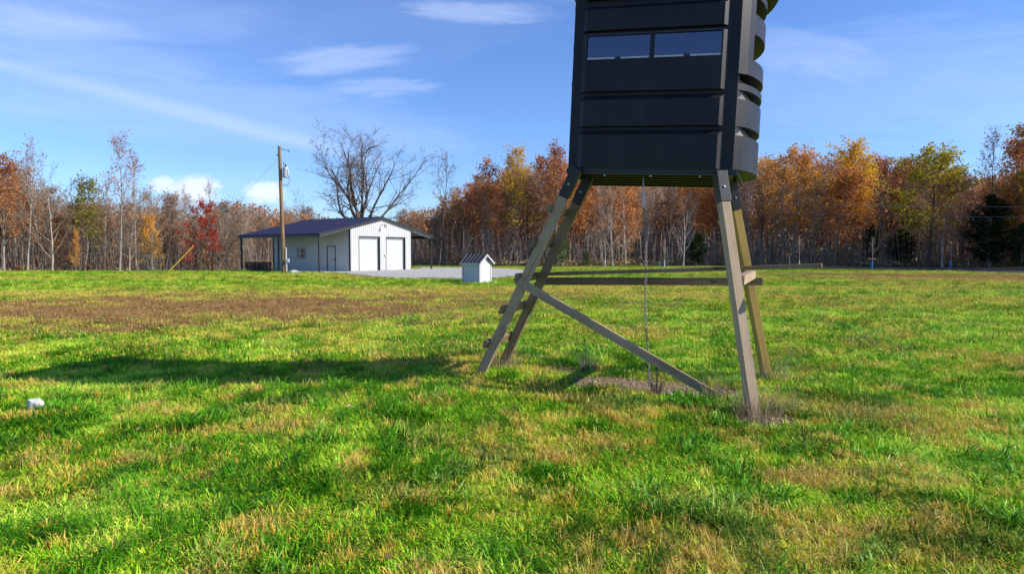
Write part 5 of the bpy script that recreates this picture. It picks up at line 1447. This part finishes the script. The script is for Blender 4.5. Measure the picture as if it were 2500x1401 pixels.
# the two thin power lines that cross in front of the right-hand wood
for k, (ya, yb, lab) in enumerate([(500, 494, 'upper thin power line across the right-hand wood'), (529, 514, 'lower thin power line across the right-hand wood')]):
    a = P(2900, ya+3, 62); c = P(1800, yb, 79); pts = []
    for t in np.linspace(0, 1, 14):
        p = a.lerp(c, t); p.z -= 4*.25*t*(1-t); pts.append(p)
    m = MB(); m.tube(pts, .012, 4); o = m.build('power_line', M['galv'], None); o.data.transform(Matrix.Translation(-c)); o.location = c; tag(o, lab, 'power line')

# ------------------------------------------------------------------ tall weeds round the stand
def weed(px, py, D, h, n, mats, label, spread=.10, seed=0, lean=.5, wd=.005, name='weed_clump'):
    b = on_ground(px, py, D, -.01); rng = np.random.RandomState(seed+int(px)); V = []; F = []; rn = []; mi = []
    for k in range(n):
        a = rng.uniform(0, 2*PI); q = spread*math.sqrt(rng.uniform()); p = np.array([q*math.cos(a), q*math.sin(a), 0.0])
        az = a+rng.uniform(-.8, .8); le = rng.uniform(.05, lean); ln = h*rng.uniform(.45, 1.1); el = PI/2-le*.4; ww = wd*rng.uniform(.5, 1.2)
        pts = []
        for s_ in range(6): pts.append(p.copy()); p = p+ln/6*np.array([math.cos(az)*math.cos(el), math.sin(az)*math.cos(el), math.sin(el)]); el -= le*.32
        pts.append(p); tw = rng.uniform(0, PI); sdv = np.array([math.cos(tw), math.sin(tw), 0])
        o = len(V)
        for i, q_ in enumerate(pts[:-1]): w2 = ww*(1-.12*i)/2; V += [tuple(q_-sdv*w2), tuple(q_+sdv*w2)]
        V.append(tuple(pts[-1])); V.append(tuple(pts[-1]+sdv*.0008))
        for i in range(6): F.append((o+2*i, o+2*i+1, o+2*i+3, o+2*i+2))
        v = rng.uniform(); m_ = rng.randint(0, len(mats)); rn += [v]*6; mi += [m_]*6
    me = mesh_np(name, V, F, mats, False, mi); fattr(me, 'rnd', rn); o = bpy.data.objects.new(name, me); COL.objects.link(o); o.location = b; tag(o, label, 'weeds')
WB = leafmat('blue_green_weed', [(0,(.05,.075,.045)),(.6,(.14,.18,.12)),(1,(.26,.30,.20))], .2)
WT = leafmat('pale_dry_weed', [(0,(.28,.20,.11)),(.5,(.44,.34,.21)),(1,(.56,.47,.32))], .3)
WP = leafmat('purplish_weed', [(0,(.12,.08,.06)),(.6,(.26,.18,.13)),(1,(.36,.27,.19))], .2)
weed(1435, 922, 7.85, .36, 110, [WB, WB, WP], 'blue-green weed clump left of the bare soil patch', .09, 1, .5)
weed(1604, 988, 6.85, .26, 90, [WB, WP], 'dark spiky weed clump around the iron stake', .06, 2, .5)
weed(1745, 990, 6.6, .42, 110, [WB, WT], 'grey-green weeds at the lower end of the diagonal brace', .09, 3, .6)
weed(1852, 1040, 6.0, .40, 170, [WT, WT, WP], 'pale dry stalks around the foot of the nearest leg', .20, 4, .8, .0045)
weed(1880, 925, 7.95, .42, 150, [WT, WB, WT], 'tangled dry grass around the foot of the far right leg', .22, 5, .8)
weed(1232, 890, 7.95, .36, 150, [WT, WT, WP], 'straw coloured tuft at the foot of the far ladder leg', .20, 6, .9)
weed(1310, 990, 6.8, .20, 70, [WB, GD], 'low dark weed clump between ladder and bare soil', .10, 7, .8)
weed(1800, 1020, 6.2, .22, 150, [WP, WP, WT], 'brown wiry weeds left of the nearest leg', .22, 8, 1.0, .0035)
weed(1395, 915, 7.9, .14, 120, [WP, WP, WB], 'low purplish dead weeds beside the blue-green clump', .20, 9, 1.1, .004)
weed(1905, 1010, 6.4, .30, 120, [WT, WB], 'loose dry grass to the right of the nearest leg', .24, 10, 1.0, .004)
weed(1600, 940, 7.4, .30, 14, [WT], 'few thin dry stalks behind the iron stake', .30, 11, .5, .0035)
weed(1420, 870, 8.6, .42, 14, [WT, WB], 'few tall thin stalks behind the bare soil patch', .40, 12, .5, .0035)

# a few fallen leaves and bleached stems scattered in the near grass (stuff)
def make_litter():
    rng = np.random.RandomState(61); n = 150
    y = rng.uniform(3.0, 15, n); x = rng.uniform(-.85, .85, n)*y; z = terrain(x, y)+rng.uniform(.03, .06, n)
    V, F = leaves_np(np.stack([x, y, z], 1), .055, rng); V = V.reshape(-1, 4, 3); c = V.mean(1, keepdims=True); V = c+(V-c)*np.array([1, 1, .45]); V = V.reshape(-1, 3)
    me = mesh_np('fallen_leaves', V, F, [L['orange'], L['tan'], L['brown']], False, rng.choice(3, size=n, p=[.4, .35, .25])); fattr(me, 'rnd', rng.uniform(.3, 1, n))
    o = bpy.data.objects.new('fallen_leaves', me); COL.objects.link(o); tag(o, 'small dry leaves blown across the near grass', 'leaves', kind='stuff')
make_litter()

# crumbled soil on the bare patch under the blind (stuff)
def make_clods():
    rng = np.random.RandomState(71); V = []; F = []
    O = np.array([(1,0,0),(-1,0,0),(0,1,0),(0,-1,0),(0,0,1),(0,0,-1)], float); T = [(0,2,4),(2,1,4),(1,3,4),(3,0,4),(2,0,5),(1,2,5),(3,1,5),(0,3,5)]
    x = rng.uniform(.4, 3.0, 5200); y = rng.uniform(5.5, 8.1, 5200); d = fields(x, y)[2]; k = d > rng.uniform(.15, .9, 5200)
    for a, b in zip(x[k], y[k]):
        r = rng.gamma(2.0, .0028)+.0015; P_ = O*r*rng.uniform(.6, 1.4, (6, 1)); P_[:, 2] *= .7; o = len(V)
        P_ = P_ + np.array([a, b, tz(a, b)+r*.3]); V += [tuple(q) for q in P_]; F += [(i+o, j+o, l+o) for i, j, l in T]
    o = bpy.data.objects.new('soil_clods', mesh_np('soil_clods', V, F, [plain('crumbled_soil', (.36,.26,.16), .95, 0, .4, 60)])); COL.objects.link(o)
    tag(o, 'crumbled dry soil on the bare patch under the blind', 'soil', kind='stuff')
make_clods()
for i, (px_, py_, D_, lab) in enumerate([(1500, 950, 7.5, 'thin dead stems lying at the left end of the bare soil'), (1660, 965, 7.1, 'thin dead stems at the right end of the bare soil')]):
    weed(px_, py_, D_, .22, 40, [WT, WP], lab, .28, 40+i, 2.2, .003)
